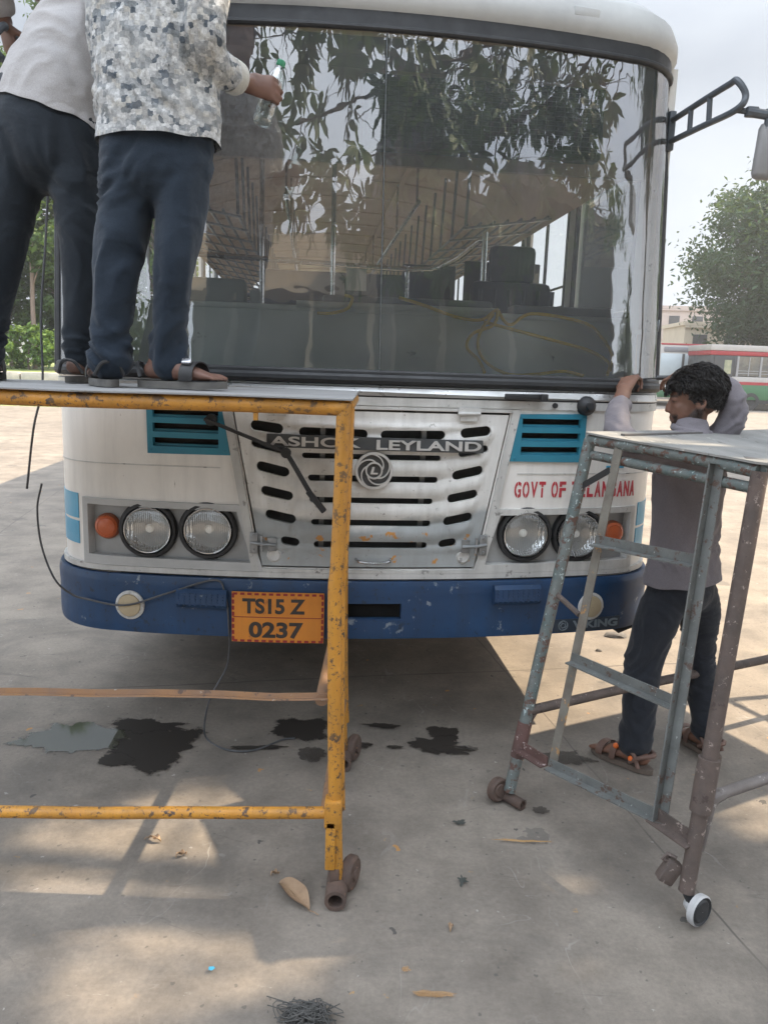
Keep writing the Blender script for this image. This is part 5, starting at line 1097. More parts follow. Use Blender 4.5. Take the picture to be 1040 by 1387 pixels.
def hair(parent, base, P, Rm, m, seed=1, n=900, sc=1.0, low=-.03):
    random.seed(seed); mb = MB(); bm = bmesh.new(); bmesh.ops.create_uvsphere(bm, u_segments=48, v_segments=32, radius=1)
    keep = lambda a, b_, c: (c > .045-.0*a and a > .03) or (a <= .03 and c > low + max(0, a+.04)*.55) 
    dead = []
    for v in bm.verts:
        a, b_, c = v.co.x*.106-.014, v.co.y*.084, v.co.z*.104+.030
        q = .985+.07*noise.noise(Vector((a*26, b_*26, c*26+seed))); p = P(-.014+(a+.014)*q, b_*q, .03+(c-.03)*q); v.co = p - base
        if not keep(a, b_, c): dead.append(v)
    bmesh.ops.delete(bm, geom=dead, context='VERTS'); bm.verts.index_update(); mb.add([v.co.copy() for v in bm.verts], [tuple(v.index for v in f.verts) for f in bm.faces]); bm.free()
    k = 0
    while k < n:
        v = Vector((random.gauss(0, 1), random.gauss(0, 1), random.gauss(0, 1))).normalized(); a, b_, c = v.x*.106-.014, v.y*.084, v.z*.104+.030
        if not keep(a, b_, c): continue
        k += 1; p = P(a, b_, c)-base; nn = (Rm @ v).normalized(); fl = Vector((-.5+a*6+noise.noise(Vector((a*22, b_*22, c*22)))*1.6, v.y*1.0+noise.noise(Vector((a*22+9, b_*22, c*22)))*1.6, -.55+noise.noise(Vector((a*22, b_*22+5, c*22)))*1.2))
        fl = Rm @ fl; tg = (fl-nn*fl.dot(nn)).normalized(); bt = nn.cross(tg); l_ = random.uniform(.016, .032)*(1.25 if c > .05 else .8); cu = random.uniform(-.010, .010); lift = random.uniform(.15, .42)
        mb.tube([p-nn*.003, p+nn*l_*lift*.7+tg*l_*.35+bt*cu*.6, p+nn*l_*lift+tg*l_*.7+bt*cu, p+nn*l_*lift*.7+tg*l_*1.0+bt*cu*.4], [.0021, .0019, .0014, .0005], 4)
    return mb.build('hair', m, parent, 180)
skinA = skin_mat('brown skin', (.165, .083, .058)); skinB = skin_mat('deep brown skin', (.16, .085, .060)); skinC = skin_mat('brown skin with beard', (.20, .100, .066), beard=(.022, .016, .013))
hairm = surf('black hair', (.012, .010, .009), (.026, .022, .02), 40, .45, bstr=0, spec=.4)
navy = cloth('navy trousers', (.015, .024, .038), (.023, .034, .050), 4); blackc = cloth('black trousers', (.014, .019, .026), (.024, .031, .040), 4); dk = cloth('charcoal trousers', (.020, .023, .030), (.033, .036, .044), 4)
greys = cloth('grey shirt cotton', (.42, .405, .40), (.36, .35, .35), 2.2); mauve = cloth('mauve grey shirt cotton', (.225, .205, .222), (.18, .165, .178), 3); prints = print_cloth()
sole_d = surf('dark sandal sole', (.045, .042, .04), (.08, .07, .06), 20, .7, bscale=90, bstr=.3); strap_d = surf('black strap', (.02, .02, .022), (.035, .035, .035), 20, .5)
sole_g = surf('grey sandal sole', (.10, .095, .088), (.15, .14, .125), 20, .7, bscale=90, bstr=.3)
GRP = 'workers around the bus'
ZP = 1.522+.022
# --- worker in printed shirt
B, S, T = MB(), MB(), MB()
hipc = (-.715, 2.47, 2.30)
T.limb([(-.715, 2.475, 2.31, .164, .108), (-.715, 2.47, 2.25, .169, .117), (-.713, 2.465, 2.17, .163, .118)], 22, 4)
T.limb([(-.796, 2.465, 2.24, .086, .102), (-.808, 2.455, 2.08, .081, .093), (-.832, 2.425, 1.90, .069, .077), (-.850, 2.425, 1.75, .062, .070), (-.860, 2.425, 1.645, .060, .066), (-.862, 2.425, 1.60, .064, .070)], 20, 6)
T.limb([(-.634, 2.47, 2.24, .084, .102), (-.642, 2.455, 2.08, .076, .092), (-.655, 2.42, 1.90, .062, .073), (-.676, 2.43, 1.75, .054, .063), (-.688, 2.44, 1.645, .053, .060), (-.684, 2.445, 1.60, .058, .066)], 20, 6)
S.limb([(-.712, 2.468, 2.17, .187, .138), (-.712, 2.468, 2.252, .184, .135), (-.712, 2.465, 2.33, .181, .131), (-.716, 2.462, 2.46, .180, .124), (-.722, 2.465, 2.62, .188, .122), (-.725, 2.475, 2.78, .195, .115), (-.725, 2.49, 2.88, .165, .095), (-.725, 2.505, 2.93, .075, .075)], 26, 6)
S.limb([(-.600, 2.475, 2.86, .07, .07), (-.556, 2.43, 2.72, .066, .066), (-.548, 2.395, 2.58, .060, .060), (-.560, 2.40, 2.492, .057, .057), (-.542, 2.47, 2.468, .054, .054), (-.515, 2.56, 2.474, .050, .046), (-.508, 2.585, 2.476, .050, .046)], 18, 6)
S.limb([(-.85, 2.49, 2.85, .07, .07), (-.91, 2.56, 2.72, .062, .062), (-.93, 2.66, 2.80, .055, .055), (-.92, 2.80, 2.98, .048, .048)], 18, 6)
B.limb([(-.715, 2.47, 2.2, .15, .10), (-.716, 2.465, 2.45, .15, .095), (-.72, 2.47, 2.75, .165, .095), (-.725, 2.49, 2.87, .13, .075), (-.725, 2.51, 2.96, .055, .055), (-.72, 2.53, 3.02, .055, .058)], 20, 5)
for hx, kx, ax, ay in ((-.80, -.832, -.861, 2.43), (-.63, -.657, -.688, 2.44)): B.limb([(hx, 2.47, 2.2, .075, .08), (kx, 2.43, 1.92, .05, .055), (ax, ay, 1.70, .034, .036), (ax, ay, 1.60, .030, .034)], 16, 5)
B.limb([(-.60, 2.475, 2.85, .045, .045), (-.553, 2.41, 2.60, .040, .040), (-.556, 2.41, 2.49, .038, .038), (-.515, 2.555, 2.474, .030, .028), (-.478, 2.64, 2.478, .027, .022)], 14, 5)
B.limb([(-.85, 2.49, 2.84, .045, .045), (-.91, 2.57, 2.73, .04, .04), (-.92, 2.80, 2.98, .028, .028), (-.915, 2.86, 3.06, .026, .022)], 14, 5)
hd = Vector((.93, .36, -.05)); hand(B, (-.480, 2.637, 2.478), hd, (.30, -.94, .1), (.30, .1, .95), [(.75, 1.05, .6), (.8, 1.1, .6), (.8, 1.1, .6), (.8, 1.1, .6)], thumb=(.6, .35, -.75), sc=1.0)
hand(B, (-.915, 2.86, 3.06), (.1, .35, .93), (0, -1, .3), (1, 0, 0), (.15, .2, .15))
Ph, Rh = head(B, (-.715, 2.56, 3.115), (.45, .9, -.05), (0, 0, 1))
FH2R, FD2R = (-.760, 2.435, ZP), (1, -.03); FH2L, FD2L = (-.850, 2.375, ZP), (-.45, .89)
foot(B, FH2R, FD2R, ankle=(-.688, 2.44, ZP+.085)); foot(B, FH2L, FD2L, ankle=(-.864, 2.425, ZP+.085))
def tf2(co):
    e = max(0, 1-abs(co.z-1.64)/.10)*1.3; k = max(0, 1-abs(co.z-1.90)/.12)*.8; return .35+e+k+max(0, 1-abs(co.z-2.12)/.1)*.5
M2, a_, b_ = person((-.72, 2.45, 1.522), 'worker seen from behind in grey block print shirt and navy trousers holding a water bottle', B, S, T, skinA, prints, navy, GRP, folds(3, .021, 6, 6, None, 2.245), folds(1, .019, 6, 11, tf2), hem=((-.71, 2.47, 2.243), (.02, 0, -1)))
hair(M2, Vector((-.72, 2.45, 1.522)), Ph, Rh, hairm, 4, 300)
def sandal_at(o, name, H, d, *a, **k): return sandal(name, o, Vector(H)-o.location, d, *a, **k)
sandal_at(M2, 'sandal', FH2R, FD2R, sole_g, strap_d, 'toe', 1, buckle=surf('steel buckle', (.55, .56, .58), (.4, .4, .42), 20, .3, metal=.8)); sandal_at(M2, 'sandal', FH2L, FD2L, sole_g, strap_d, 'toe', -1)
# shirt cuff as a pale band
mb = MB(); q = [Vector(p)-M2.location for p in ((-.522, 2.545, 2.4735), (-.506, 2.592, 2.4765))]; mb.tube(q, [.0515, .0505], 20, cap=False); mb.tube(q[::-1], [.046, .047], 20, cap=False); mb.build('cuff', cloth('pale cuff', (.56, .55, .50), (.50, .49, .45), 8), M2, 60)
# water bottle
def bottle_mat():
    m, t, b = newmat('clear plastic'); t.nodes.remove(b); out = t.nodes['Material Output']; tr = N(t, 'ShaderNodeBsdfTransparent'); tr.inputs['Color'].default_value = (.90, .95, .93, 1)
    gl = N(t, 'ShaderNodeBsdfGlossy'); gl.inputs['Roughness'].default_value = .08; lw = N(t, 'ShaderNodeLayerWeight'); lw.inputs['Blend'].default_value = .42
    r = ramp(t, lw.outputs['Facing'], [(.0, .10), (1, .75)]); ms = N(t, 'ShaderNodeMixShader'); t.links.new(r.outputs['Color'], ms.inputs['Fac']); t.links.new(tr.outputs[0], ms.inputs[1]); t.links.new(gl.outputs[0], ms.inputs[2])
    n = noise_tex(t, 60, 3); bp = N(t, 'ShaderNodeBump'); bp.inputs['Strength'].default_value = .4; bp.inputs['Distance'].default_value = .004; t.links.new(n.outputs['Fac'], bp.inputs['Height']); t.links.new(bp.outputs['Normal'], gl.inputs['Normal'])
    t.links.new(ms.outputs[0], out.inputs['Surface']); return m
ax = Vector((.30, .10, .95)).normalized(); bc = Vector((-.412, 2.708, 2.474)); bo = bc - ax*.105
pb = bottle_mat(); mb = MB(); mb.lathe([(.001, .004), (.022, .0), (.030, .006), (.0315, .02), (.029, .03), (.0315, .04), (.0315, .075), (.028, .09), (.028, .115), (.0315, .128), (.030, .145), (.024, .165), (.014, .182), (.0125, .196)], (0, 0, 0), ax, 28)
bt = tag(mb.build('water_bottle', pb, None, 60, bo), 'clear plastic water bottle with green cap held in the hand of the print shirted worker', 'bottle')
mb = MB(); mb.lathe([(.0135, .192), (.0145, .195), (.0145, .209), (.012, .212), (.001, .212)], (0, 0, 0), ax, 20, cap=False); mb.build('cap', surf('green cap', (.05, .28, .15), None, 5, .4, bstr=0), bt)
# --- worker in grey shirt, leaning
B, S, T = MB(), MB(), MB(); z1 = ZP
T.limb([(-1.135, 2.70, 2.42, .172, .125), (-1.145, 2.69, 2.34, .182, .135), (-1.145, 2.685, 2.26, .178, .13)], 22, 4)
T.limb([(-1.235, 2.685, 2.32, .10, .115), (-1.262, 2.68, 2.17, .097, .108), (-1.305, 2.66, 1.93, .074, .082), (-1.345, 2.655, 1.74, .062, .070), (-1.365, 2.65, 1.61, .057, .065)], 20, 6)
T.limb([(-1.050, 2.69, 2.32, .10, .115), (-1.040, 2.685, 2.17, .092, .105), (-1.028, 2.675, 1.95, .073, .080), (-1.055, 2.71, 1.76, .060, .067), (-1.072, 2.73, 1.62, .056, .062)], 20, 6)
S.limb([(-1.150, 2.685, 2.29, .196, .148), (-1.142, 2.70, 2.375, .191, .143), (-1.115, 2.72, 2.46, .182, .138), (-1.060, 2.77, 2.60, .180, .132), (-.995, 2.845, 2.74, .186, .125), (-.960, 2.90, 2.815, .155, .10), (-.94, 2.94, 2.86, .075, .07)], 26, 6, side=(1, -.1, -.2))
S.limb([(-1.11, 2.86, 2.79, .066, .066), (-1.245, 2.81, 2.845, .060, .060), (-1.35, 2.74, 2.835, .056, .056), (-1.355, 2.80, 2.79, .052, .052), (-1.352, 2.84, 2.765, .050, .050)], 18, 6)
S.limb([(-.84, 2.90, 2.80, .066, .066), (-.80, 3.00, 2.90, .058, .058), (-.86, 3.06, 3.03, .050, .050)], 16, 6)
B.limb([(-1.14, 2.69, 2.28, .15, .10), (-1.06, 2.77, 2.58, .145, .10), (-.965, 2.88, 2.79, .12, .085), (-.935, 2.95, 2.87, .055, .055), (-.92, 2.985, 2.92, .055, .058)], 20, 5, side=(1, -.1, -.2))
B.limb([(-1.235, 2.685, 2.30, .08, .085), (-1.305, 2.66, 1.93, .05, .055), (-1.362, 2.655, 1.66, .036, .042), (-1.365, 2.65, 1.6, .034, .04)], 16, 5); B.limb([(-1.05, 2.69, 2.3, .08, .085), (-1.03, 2.68, 1.95, .05, .055), (-1.072, 2.73, 1.66, .036, .042), (-1.073, 2.73, 1.6, .034, .04)], 16, 5)
B.limb([(-1.10, 2.86, 2.79, .045, .045), (-1.345, 2.75, 2.835, .04, .04), (-1.354, 2.82, 2.775, .036, .036), (-1.345, 2.865, 2.72, .028, .026)], 14, 5)
B.limb([(-.84, 2.90, 2.80, .045, .045), (-.81, 3.0, 2.9, .038, .038), (-.86, 3.05, 3.06, .028, .028)], 14, 5)
hand(B, (-1.345, 2.862, 2.725), (.15, .15, -.95), (-.6, -.7, -.1), (.7, -.6, 0), (.55, .9, .6), thumb=(.6, .6, -.5)); hand(B, (-.86, 3.05, 3.06), (.1, .3, .9), (0, -1, .3), (-1, 0, 0), (.2, .25, .2))
Ph, Rh = head(B, (-.90, 3.03, 3.0), (.2, .95, .15), (0.1, -.25, 1))
FH1R, FD1R = (-1.085, 2.665, ZP), (.10, .99); FH1L, FD1L = (-1.355, 2.585, ZP), (-.25, .97)
foot(B, FH1R, FD1R, ankle=(-1.073, 2.728, ZP+.085)); foot(B, FH1L, FD1L, ankle=(-1.366, 2.65, ZP+.085))
tf1 = lambda co: .4+max(0, 1-abs(co.z-1.66)/.10)*.9+max(0, 1-abs(co.z-2.2)/.12)*.6
M1, a_, b_ = person((-1.2, 2.66, 1.522), 'worker in plain light grey shirt leaning in with legs apart on the orange platform', B, S, T, skinB, greys, blackc, GRP, folds(13, .014, 6, 7, None, 2.38), folds(11, .016, 6, 10, tf1), hem=((-1.14, 2.69, 2.372), (-.30, -.12, -1)))
hair(M1, Vector((-1.2, 2.66, 1.522)), Ph, Rh, hairm, 5, 300)
sandal_at(M1, 'sandal', FH1R, FD1R, sole_d, strap_d, 'toe', 1); sandal_at(M1, 'sandal', FH1L, FD1L, sole_d, strap_d, 'slide', 1)
# --- worker on the ground at the right corner
B, S, T = MB(), MB(), MB(); SV = Vector((.86, .51, 0)); zg = .026
T.limb([(1.235, 3.065, .87, .138, .095), (1.235, 3.06, .82, .150, .106), (1.235, 3.06, .755, .152, .112)], 22, 4, side=SV)
T.limb([(1.165, 3.045, .745, .078, .082), (1.137, 3.027, .65, .082, .090), (1.095, 3.03, .45, .072, .080), (1.085, 3.00, .28, .067, .073), (1.078, 2.985, .15, .060, .066), (1.075, 2.985, .105, .064, .068)], 20, 6, side=SV)
T.limb([(1.305, 3.09, .745, .078, .085), (1.343, 3.122, .65, .077, .088), (1.375, 3.165, .46, .064, .074), (1.405, 3.16, .28, .058, .066), (1.425, 3.13, .15, .054, .060), (1.432, 3.12, .11, .058, .062)], 20, 6, side=SV)
S.limb([(1.234, 3.065, .73, .176, .140), (1.232, 3.065, .815, .172, .136), (1.230, 3.06, .90, .160, .120), (1.222, 3.055, 1.05, .150, .112), (1.212, 3.05, 1.20, .160, .112), (1.206, 3.05, 1.31, .165, .105), (1.205, 3.055, 1.37, .125, .085), (1.205, 3.06, 1.405, .066, .066)], 26, 6, side=SV)
S.limb([(1.085, 2.985, 1.335, .062, .062), (.985, 2.965, 1.335, .056, .056), (.905, 2.985, 1.375, .052, .052), (.905, 3.05, 1.44, .047, .047), (.930, 3.105, 1.490, .042, .042)], 18, 6)
S.limb([(1.325, 3.11, 1.345, .064, .064), (1.355, 3.07, 1.42, .055, .055), (1.362, 3.05, 1.49, .052, .052), (1.345, 3.07, 1.560, .049, .049), (1.305, 3.15, 1.597, .045, .045), (1.285, 3.195, 1.612, .043, .043)], 18, 6)
B.limb([(1.235, 3.06, .75, .085, .06), (1.222, 3.055, 1.05, .125, .085), (1.208, 3.05, 1.28, .14, .085), (1.206, 3.055, 1.37, .095, .07), (1.208, 3.065, 1.42, .052, .054), (1.212, 3.075, 1.48, .050, .055)], 20, 5, side=SV)
B.limb([(1.165, 3.045, .72, .055, .055), (1.095, 3.03, .45, .05, .055), (1.078, 2.985, .2, .038, .044), (1.075, 2.985, .11, .034, .040)], 16, 5, side=SV); B.limb([(1.305, 3.09, .72, .055, .055), (1.375, 3.165, .46, .05, .055), (1.425, 3.13, .2, .038, .044), (1.432, 3.12, .11, .034, .04)], 16, 5, side=SV)
B.limb([(1.10, 2.99, 1.335, .042, .042), (.915, 2.985, 1.375, .037, .037), (.912, 3.07, 1.46, .035, .035), (.965, 3.19, 1.552, .030, .027)], 14, 5)
B.limb([(1.32, 3.11, 1.345, .042, .042), (1.36, 3.05, 1.49, .037, .037), (1.34, 3.08, 1.557, .035, .035), (1.275, 3.205, 1.614, .028, .025), (1.255, 3.225, 1.618, .027, .024)], 14, 5)
hand(B, (.960, 3.180, 1.550), (.42, .70, .56), (-.55, -.45, .75), (-.3, .6, -.2), [(.6, 1.0, .6), (.75, 1.1, .7), (.85, 1.1, .7), (.9, 1.1, .7)], thumb=(.8, .35, -.5), sc=1.06)
hand(B, (1.262, 3.215, 1.617), (-.80, .56, .05), (-.1, -.35, .93), (-.3, -.75, -.2), [(.45, .7, .4), (.6, .8, .5), (.7, .9, .5), (.8, 1.0, .6)], thumb=(.8, .4, -.45), sc=.98)
C3 = Vector((1.213, 3.085, 1.520)); F3 = Vector((-.95, .26, -.12)); Ph, Rh = head(B, C3, F3, (0, 0, 1), 1.02)
FH3L, FD3L = (1.118, 2.925, zg), (-.70, .71); FH3R, FD3R = (1.455, 3.052, zg), (-.34, .94)
foot(B, FH3L, FD3L, ankle=(1.078, 2.985, .11)); foot(B, FH3R, FD3R, ankle=(1.432, 3.12, .11))
tf3 = lambda co: .35+max(0, 1-abs(co.z-.15)/.10)*1.0+max(0, 1-abs(co.z-.45)/.12)*.7
M3, a_, b_ = person((1.24, 3.06, 0), 'bearded worker in mauve grey shirt standing at the bus corner with raised arms', B, S, T, skinC, mauve, dk, GRP, folds(23, .014, 7, 8, None, .80), folds(21, .016, 6, 11, tf3), vb=.0046, hem=((1.232, 3.06, .795), (.10, 0, -1)))
me = M3.data; vc = me.color_attributes.new('stubble', 'FLOAT_COLOR', 'POINT'); Ri = Rh.transposed()
for i, v in enumerate(me.vertices):
    p = Ri @ (v.co + M3.location - C3)/1.02; k = 0.0
    if p.z > -.16 and abs(p.y) < .09 and p.x > -.035:
        lim = -.036 - .045*max(0, min(1, (p.x-.02)/.06)) if p.x < .085 else -.05
        lim = -.020-.052*max(0, min(1, (p.x+.0)/.055))
        if p.x > .066: lim = -.040
        k = max(0, min(1, (lim-p.z)/.012)) * max(0, min(1, (p.x+.03)/.012))
        if abs(p.y) < .022 and p.x > .078 and -.075 < p.z < -.052: k *= .15
        if p.z < -.115: k *= max(0, 1-(-.115-p.z)/.02)
    # brow line and eye
    if p.x > .062 and .020 < p.z < .031 and .012 < abs(p.y) < .052: k = .9
    if p.x > .066 and .004 < p.z < .013 and .018 < abs(p.y) < .042: k = .75
    vc.data[i].color = (k, k, k, 1)
hair(M3, M3.location.copy(), Ph, Rh, hairm, 6, 5200)
mb = MB(); cpt = [Vector((1.206, 3.06, 1.405))+Vector((math.cos(a)*.068, math.sin(a)*.066, .012*math.cos(a-2.4))) - M3.location for a in [2*math.pi*k/16 for k in range(17)]]; mb.tube(cpt, .0135, 8, sub=2); mb.build('collar', mauve, M3, 180)
brown_s = surf('brown sandal strap', (.17, .10, .075), (.12, .07, .055), 30, .65, bscale=90, bstr=.3); sole_b = surf('tan sandal sole', (.16, .12, .095), (.10, .08, .065), 25, .8, bscale=90, bstr=.3); dotm = surf('orange badge', (.75, .16, .03), None, 5, .5, bstr=0)
sandal_at(M3, 'sandal', FH3L, FD3L, sole_b, brown_s, 'sport', -1, dots=dotm); sandal_at(M3, 'sandal', FH3R, FD3R, sole_b, brown_s, 'sport', -1)
# flat tool in the right hand, working the seal
mb = MB(); c = Vector((1.13, 3.30, 1.605)); mb.beam((0, 0, 0), (-.10, .03, -.012), .016, .006, ch=.002); mb.tube([Vector((.0, 0, 0)), Vector((.08, -.03, .005))], .010, 10)
tool = tag(mb.build('pry_tool', surf('dark steel tool', (.06, .06, .065), (.09, .09, .09), 20, .45, metal=.4), None, 40, c), 'dark flat pry tool in the right hand of the bearded worker', 'tool')
# ------------------------------------------------------------------ trees, far buses and buildings
def leaf_mat(name, c1, c2, trans=.35, scale=.8, c3=None):
    m, t, b = newmat(name); t.nodes.remove(b); out = t.nodes['Material Output']; n = noise_tex(t, scale, 5, .7); stops = [(.3, c1), (.62, c2)] + ([(.78, c3)] if c3 else [])
    r = ramp(t, n.outputs['Fac'], stops); d = N(t, 'ShaderNodeBsdfPrincipled'); d.inputs['Roughness'].default_value = .55; d.inputs['Specular IOR Level'].default_value = .35; t.links.new(r.outputs['Color'], d.inputs['Base Color'])
    tl = N(t, 'ShaderNodeBsdfTranslucent'); t.links.new(mixc(t, .5, r.outputs['Color'], (.20, .30, .03)), tl.inputs['Color'])
    ms = N(t, 'ShaderNodeMixShader'); ms.inputs['Fac'].default_value = trans; t.links.new(d.outputs[0], ms.inputs[1]); t.links.new(tl.outputs[0], ms.inputs[2]); t.links.new(ms.outputs[0], out.inputs['Surface']); return m
bark = surf('brown bark', (.15, .11, .085), (.09, .07, .055), 6, .9, bscale=14, bstr=.7, stretch=(1, 1, .25))
palebark = surf('pale bark', (.30, .22, .17), (.20, .15, .12), 6, .9, bscale=14, bstr=.6, stretch=(1, 1, .25))
def inview(p, mg=1.06):
    d = p - Vector((0, 0, 1.6)); z = d.dot(Fv)
    return z > .05 and abs(d.dot(R2)/z)*1041 < 520*mg and abs(d.dot(U2)/z)*1041 < 693*mg
# tree overhanging the camera from behind and right: shades the foreground, mirrored in the windscreen
random.seed(11)
TR = Vector((9.8, 2.4, 0)); near = empty('overhanging_tree', TR, 0, 'broad leaved tree overhanging the yard, mirrored in the windscreen and dappling the concrete', 'tree')
gaps = []
def pgd(x, y): return pg(x, y, 0)
for x, y, r in ((330, 1175, .06), (378, 1180, .03), (40, 1150, .08), (205, 1165, .12), (120, 1160, .08), (150, 1300, .13), (270, 1270, .14), (380, 1285, .04), (210, 1360, .08), (330, 1235, .05), (700, 1207, -.05), (795, 1205, -.03), (815, 1300, -.04), (1020, 1255, -.04), (785, 1380, -.03), (1020, 1085, .12), (280, 1085, .08), (1000, 1000, .14)):
    q = pgd(x, y); gaps.append((q.x, q.y, r))
mb = MB(); W0 = TR
mb.tube([Vector(p) for p in ((0, 0, 0), (-.1, .1, 1.2), (-.25, .3, 2.6), (-.7, .6, 4.2))], [.36, .29, .26, .22], 14, sub=4)
base = Vector((-.7, .6, 4.2))
def limb_to(a, b, r0):
    m = a.lerp(b, .5)+Vector((random.gauss(0, .1), random.gauss(0, .1), random.uniform(.0, .25)))*(b-a).length*.35
    mb.tube([a, m, b], [r0, r0*.72, r0*.42], 7, sub=3)
def land(p): return p - SDIR*(p.z/SDIR.z)
lv = MB()
def whorl(c, axis, n, L, W):
    ax_ = axis.normalized(); u = ax_.orthogonal().normalized(); w = ax_.cross(u)
    for k in range(n):
        a = 2*math.pi*k/n+random.uniform(-.3, .3); el = random.uniform(-.35, .75); d = (u*math.cos(a)+w*math.sin(a))*math.cos(el)+ax_*math.sin(el); d = (d+Vector((0, 0, -.38))).normalized()
        l = L*random.uniform(.7, 1.2); ww = W*random.uniform(.8, 1.2); s = d.cross(ax_+Vector((.01, .02, .03)))
        if s.length < .05: s = d.orthogonal()
        s.normalize(); nn = s.cross(d); o = c + d*.015; drop = Vector((0, 0, -1))*l*.14
        lv.add([o, o+d*l*.28-s*ww*.42+nn*.006, o+d*l*.30+nn*-.004, o+d*l*.28+s*ww*.42+nn*.006, o+d*l*.66-s*ww*.38+drop*.5, o+d*l*.68+drop*.5, o+d*l*.66+s*ww*.38+drop*.5, o+d*l+drop],
               [(0, 2, 1), (0, 3, 2), (1, 2, 5, 4), (2, 3, 6, 5), (4, 5, 7), (5, 6, 7)])
cl_ = []
for k in range(215):      # shading part of the crown, high above the yard towards the sun
    L_ = Vector((random.uniform(-3.6, 3.3), random.uniform(.4, 3.2), 0)); zz = random.uniform(5.0, 8.0); cl_.append((L_ + SDIR*(zz/SDIR.z), 25, .42, .30, .17))
for k in range(5): cl_.append((Vector((random.uniform(2.6, 9.5), random.uniform(-5.5, .8), random.uniform(4.7, 7.5))), 16, .5, .4, .18))
for x, y, z in ((-1.6, -.2, 4.5), (-1.2, -.5, 4.15), (-1.3, -.4, 3.75), (-.75, -.2, 4.75), (-.75, -.3, 3.75), (-.25, -.4, 3.62), (.05, -.4, 3.58), (.35, -.3, 3.42), (.62, -.3, 3.2), (.55, -.2, 4.6), (1.15, -.3, 4.95), (.9, -.5, 3.9), (1.3, -.3, 3.75), (1.7, -.2, 3.95), (2.1, 0, 4.25), (2.4, -.2, 3.85), (2.9, .0, 4.35), (3.0, -.1, 4.9), (3.4, .2, 4.1), (2.4, -.5, 5.1), (3.8, .1, 4.6), (1.9, -.3, 5.0), (4.2, .3, 5.0), (.35, -.6, 5.0), (2.7, .1, 3.3), (3.4, -.1, 3.5), (.9, -.3, 4.35), (1.45, -.3, 4.4), (1.75, -.2, 4.75), (2.1, -.2, 4.6), (2.6, -.2, 4.75), (1.2, -.4, 3.35), (2.0, .0, 3.5), (2.35, .0, 3.2), (3.3, .1, 4.75), (3.7, .2, 4.2), (.2, -.3, 4.75), (-.3, -.3, 4.9), (-1.3, -.3, 4.9), (4.0, .3, 3.8), (1.65, -.3, 3.2)): cl_.append((Vector((x, y, z)), 9, .30, .17, .225))
hubs = [base + Vector((random.uniform(-6.5, -1.5), random.uniform(-1.2, 1.2), random.uniform(1.8, 3.2))) for _ in range(12)]
for h in hubs: limb_to(base, h, .12)
boughs = []
for k_, P_ in enumerate((((4.8, .9, 5.9), (3.2, .2, 5.35), (1.6, -.3, 5.15), (.2, -.5, 5.0), (-1.7, -.5, 4.85)), ((4.8, .9, 5.9), (3.6, .2, 4.9), (2.4, -.2, 4.35), (1.1, -.3, 4.0), (.1, -.4, 3.85)), ((3.2, .2, 5.35), (1.2, -.5, 4.75), (-.4, -.5, 4.25), (-1.5, -.4, 4.0)))):
    mb.tube([base]*(k_ < 2) + [Vector(q)-W0 for q in P_], ([.08] if k_ < 2 else [])+[.034, .024, .017, .012, .006][:len(P_)], 7, sub=5); boughs += [Vector(q[:3])-W0 for q in catmull(P_, 6)]
nodes = list(hubs); cl_.sort(key=lambda q: (q[0]-W0-base).length)
for p, cnt, rx_, rz_, LL in cl_:
    l = p - W0; h = min(nodes, key=lambda q: (q-l).length); e = l.copy()
    if cnt > 9: limb_to(h, e, .014); nodes.append(e)
    else:
        bp_ = min(boughs, key=lambda q: abs(q.x-(e.x+.45))+.3*abs(q.z-e.z-.2)); mb.tube([bp_, bp_.lerp(e, .5)+Vector((.08, 0, .16)), e+Vector((.12, 0, .05)), e-Vector((.18, 0, .06))], [.012, .010, .007, .003], 6, sub=4)
    for k in range(cnt):
        q = p + Vector((random.gauss(0, rx_), random.gauss(0, rx_), random.gauss(0, rz_)))
        if inview(q, 1.12) or q.z < 2.7: continue
        Ld = land(q)
        if Ld.y > 0 and ((Ld.y > 3.25+.14*math.sin(Ld.x*5+1) and Ld.x > .45) or Ld.y > 3.9): continue
        if any((Ld.x-gx)**2+(Ld.y-gy)**2 < (gr*random.uniform(.9, 1.15)+.19)**2 for gx, gy, gr in gaps): continue
        l = q - W0; mb.tube([p-W0, (p-W0).lerp(l, .55)+Vector((0, 0, .04)), l], [.0045, .0035, .0025], 4)
        whorl(l, (q-p)+Vector((0, 0, .15)), random.randint(8, 12), LL, LL*.30)
mb.build('trunk', bark, near, 180)
lv.build('crown', leaf_mat('broad leaves', (.035, .075, .022), (.06, .115, .032), .18, 2.5), near, None)
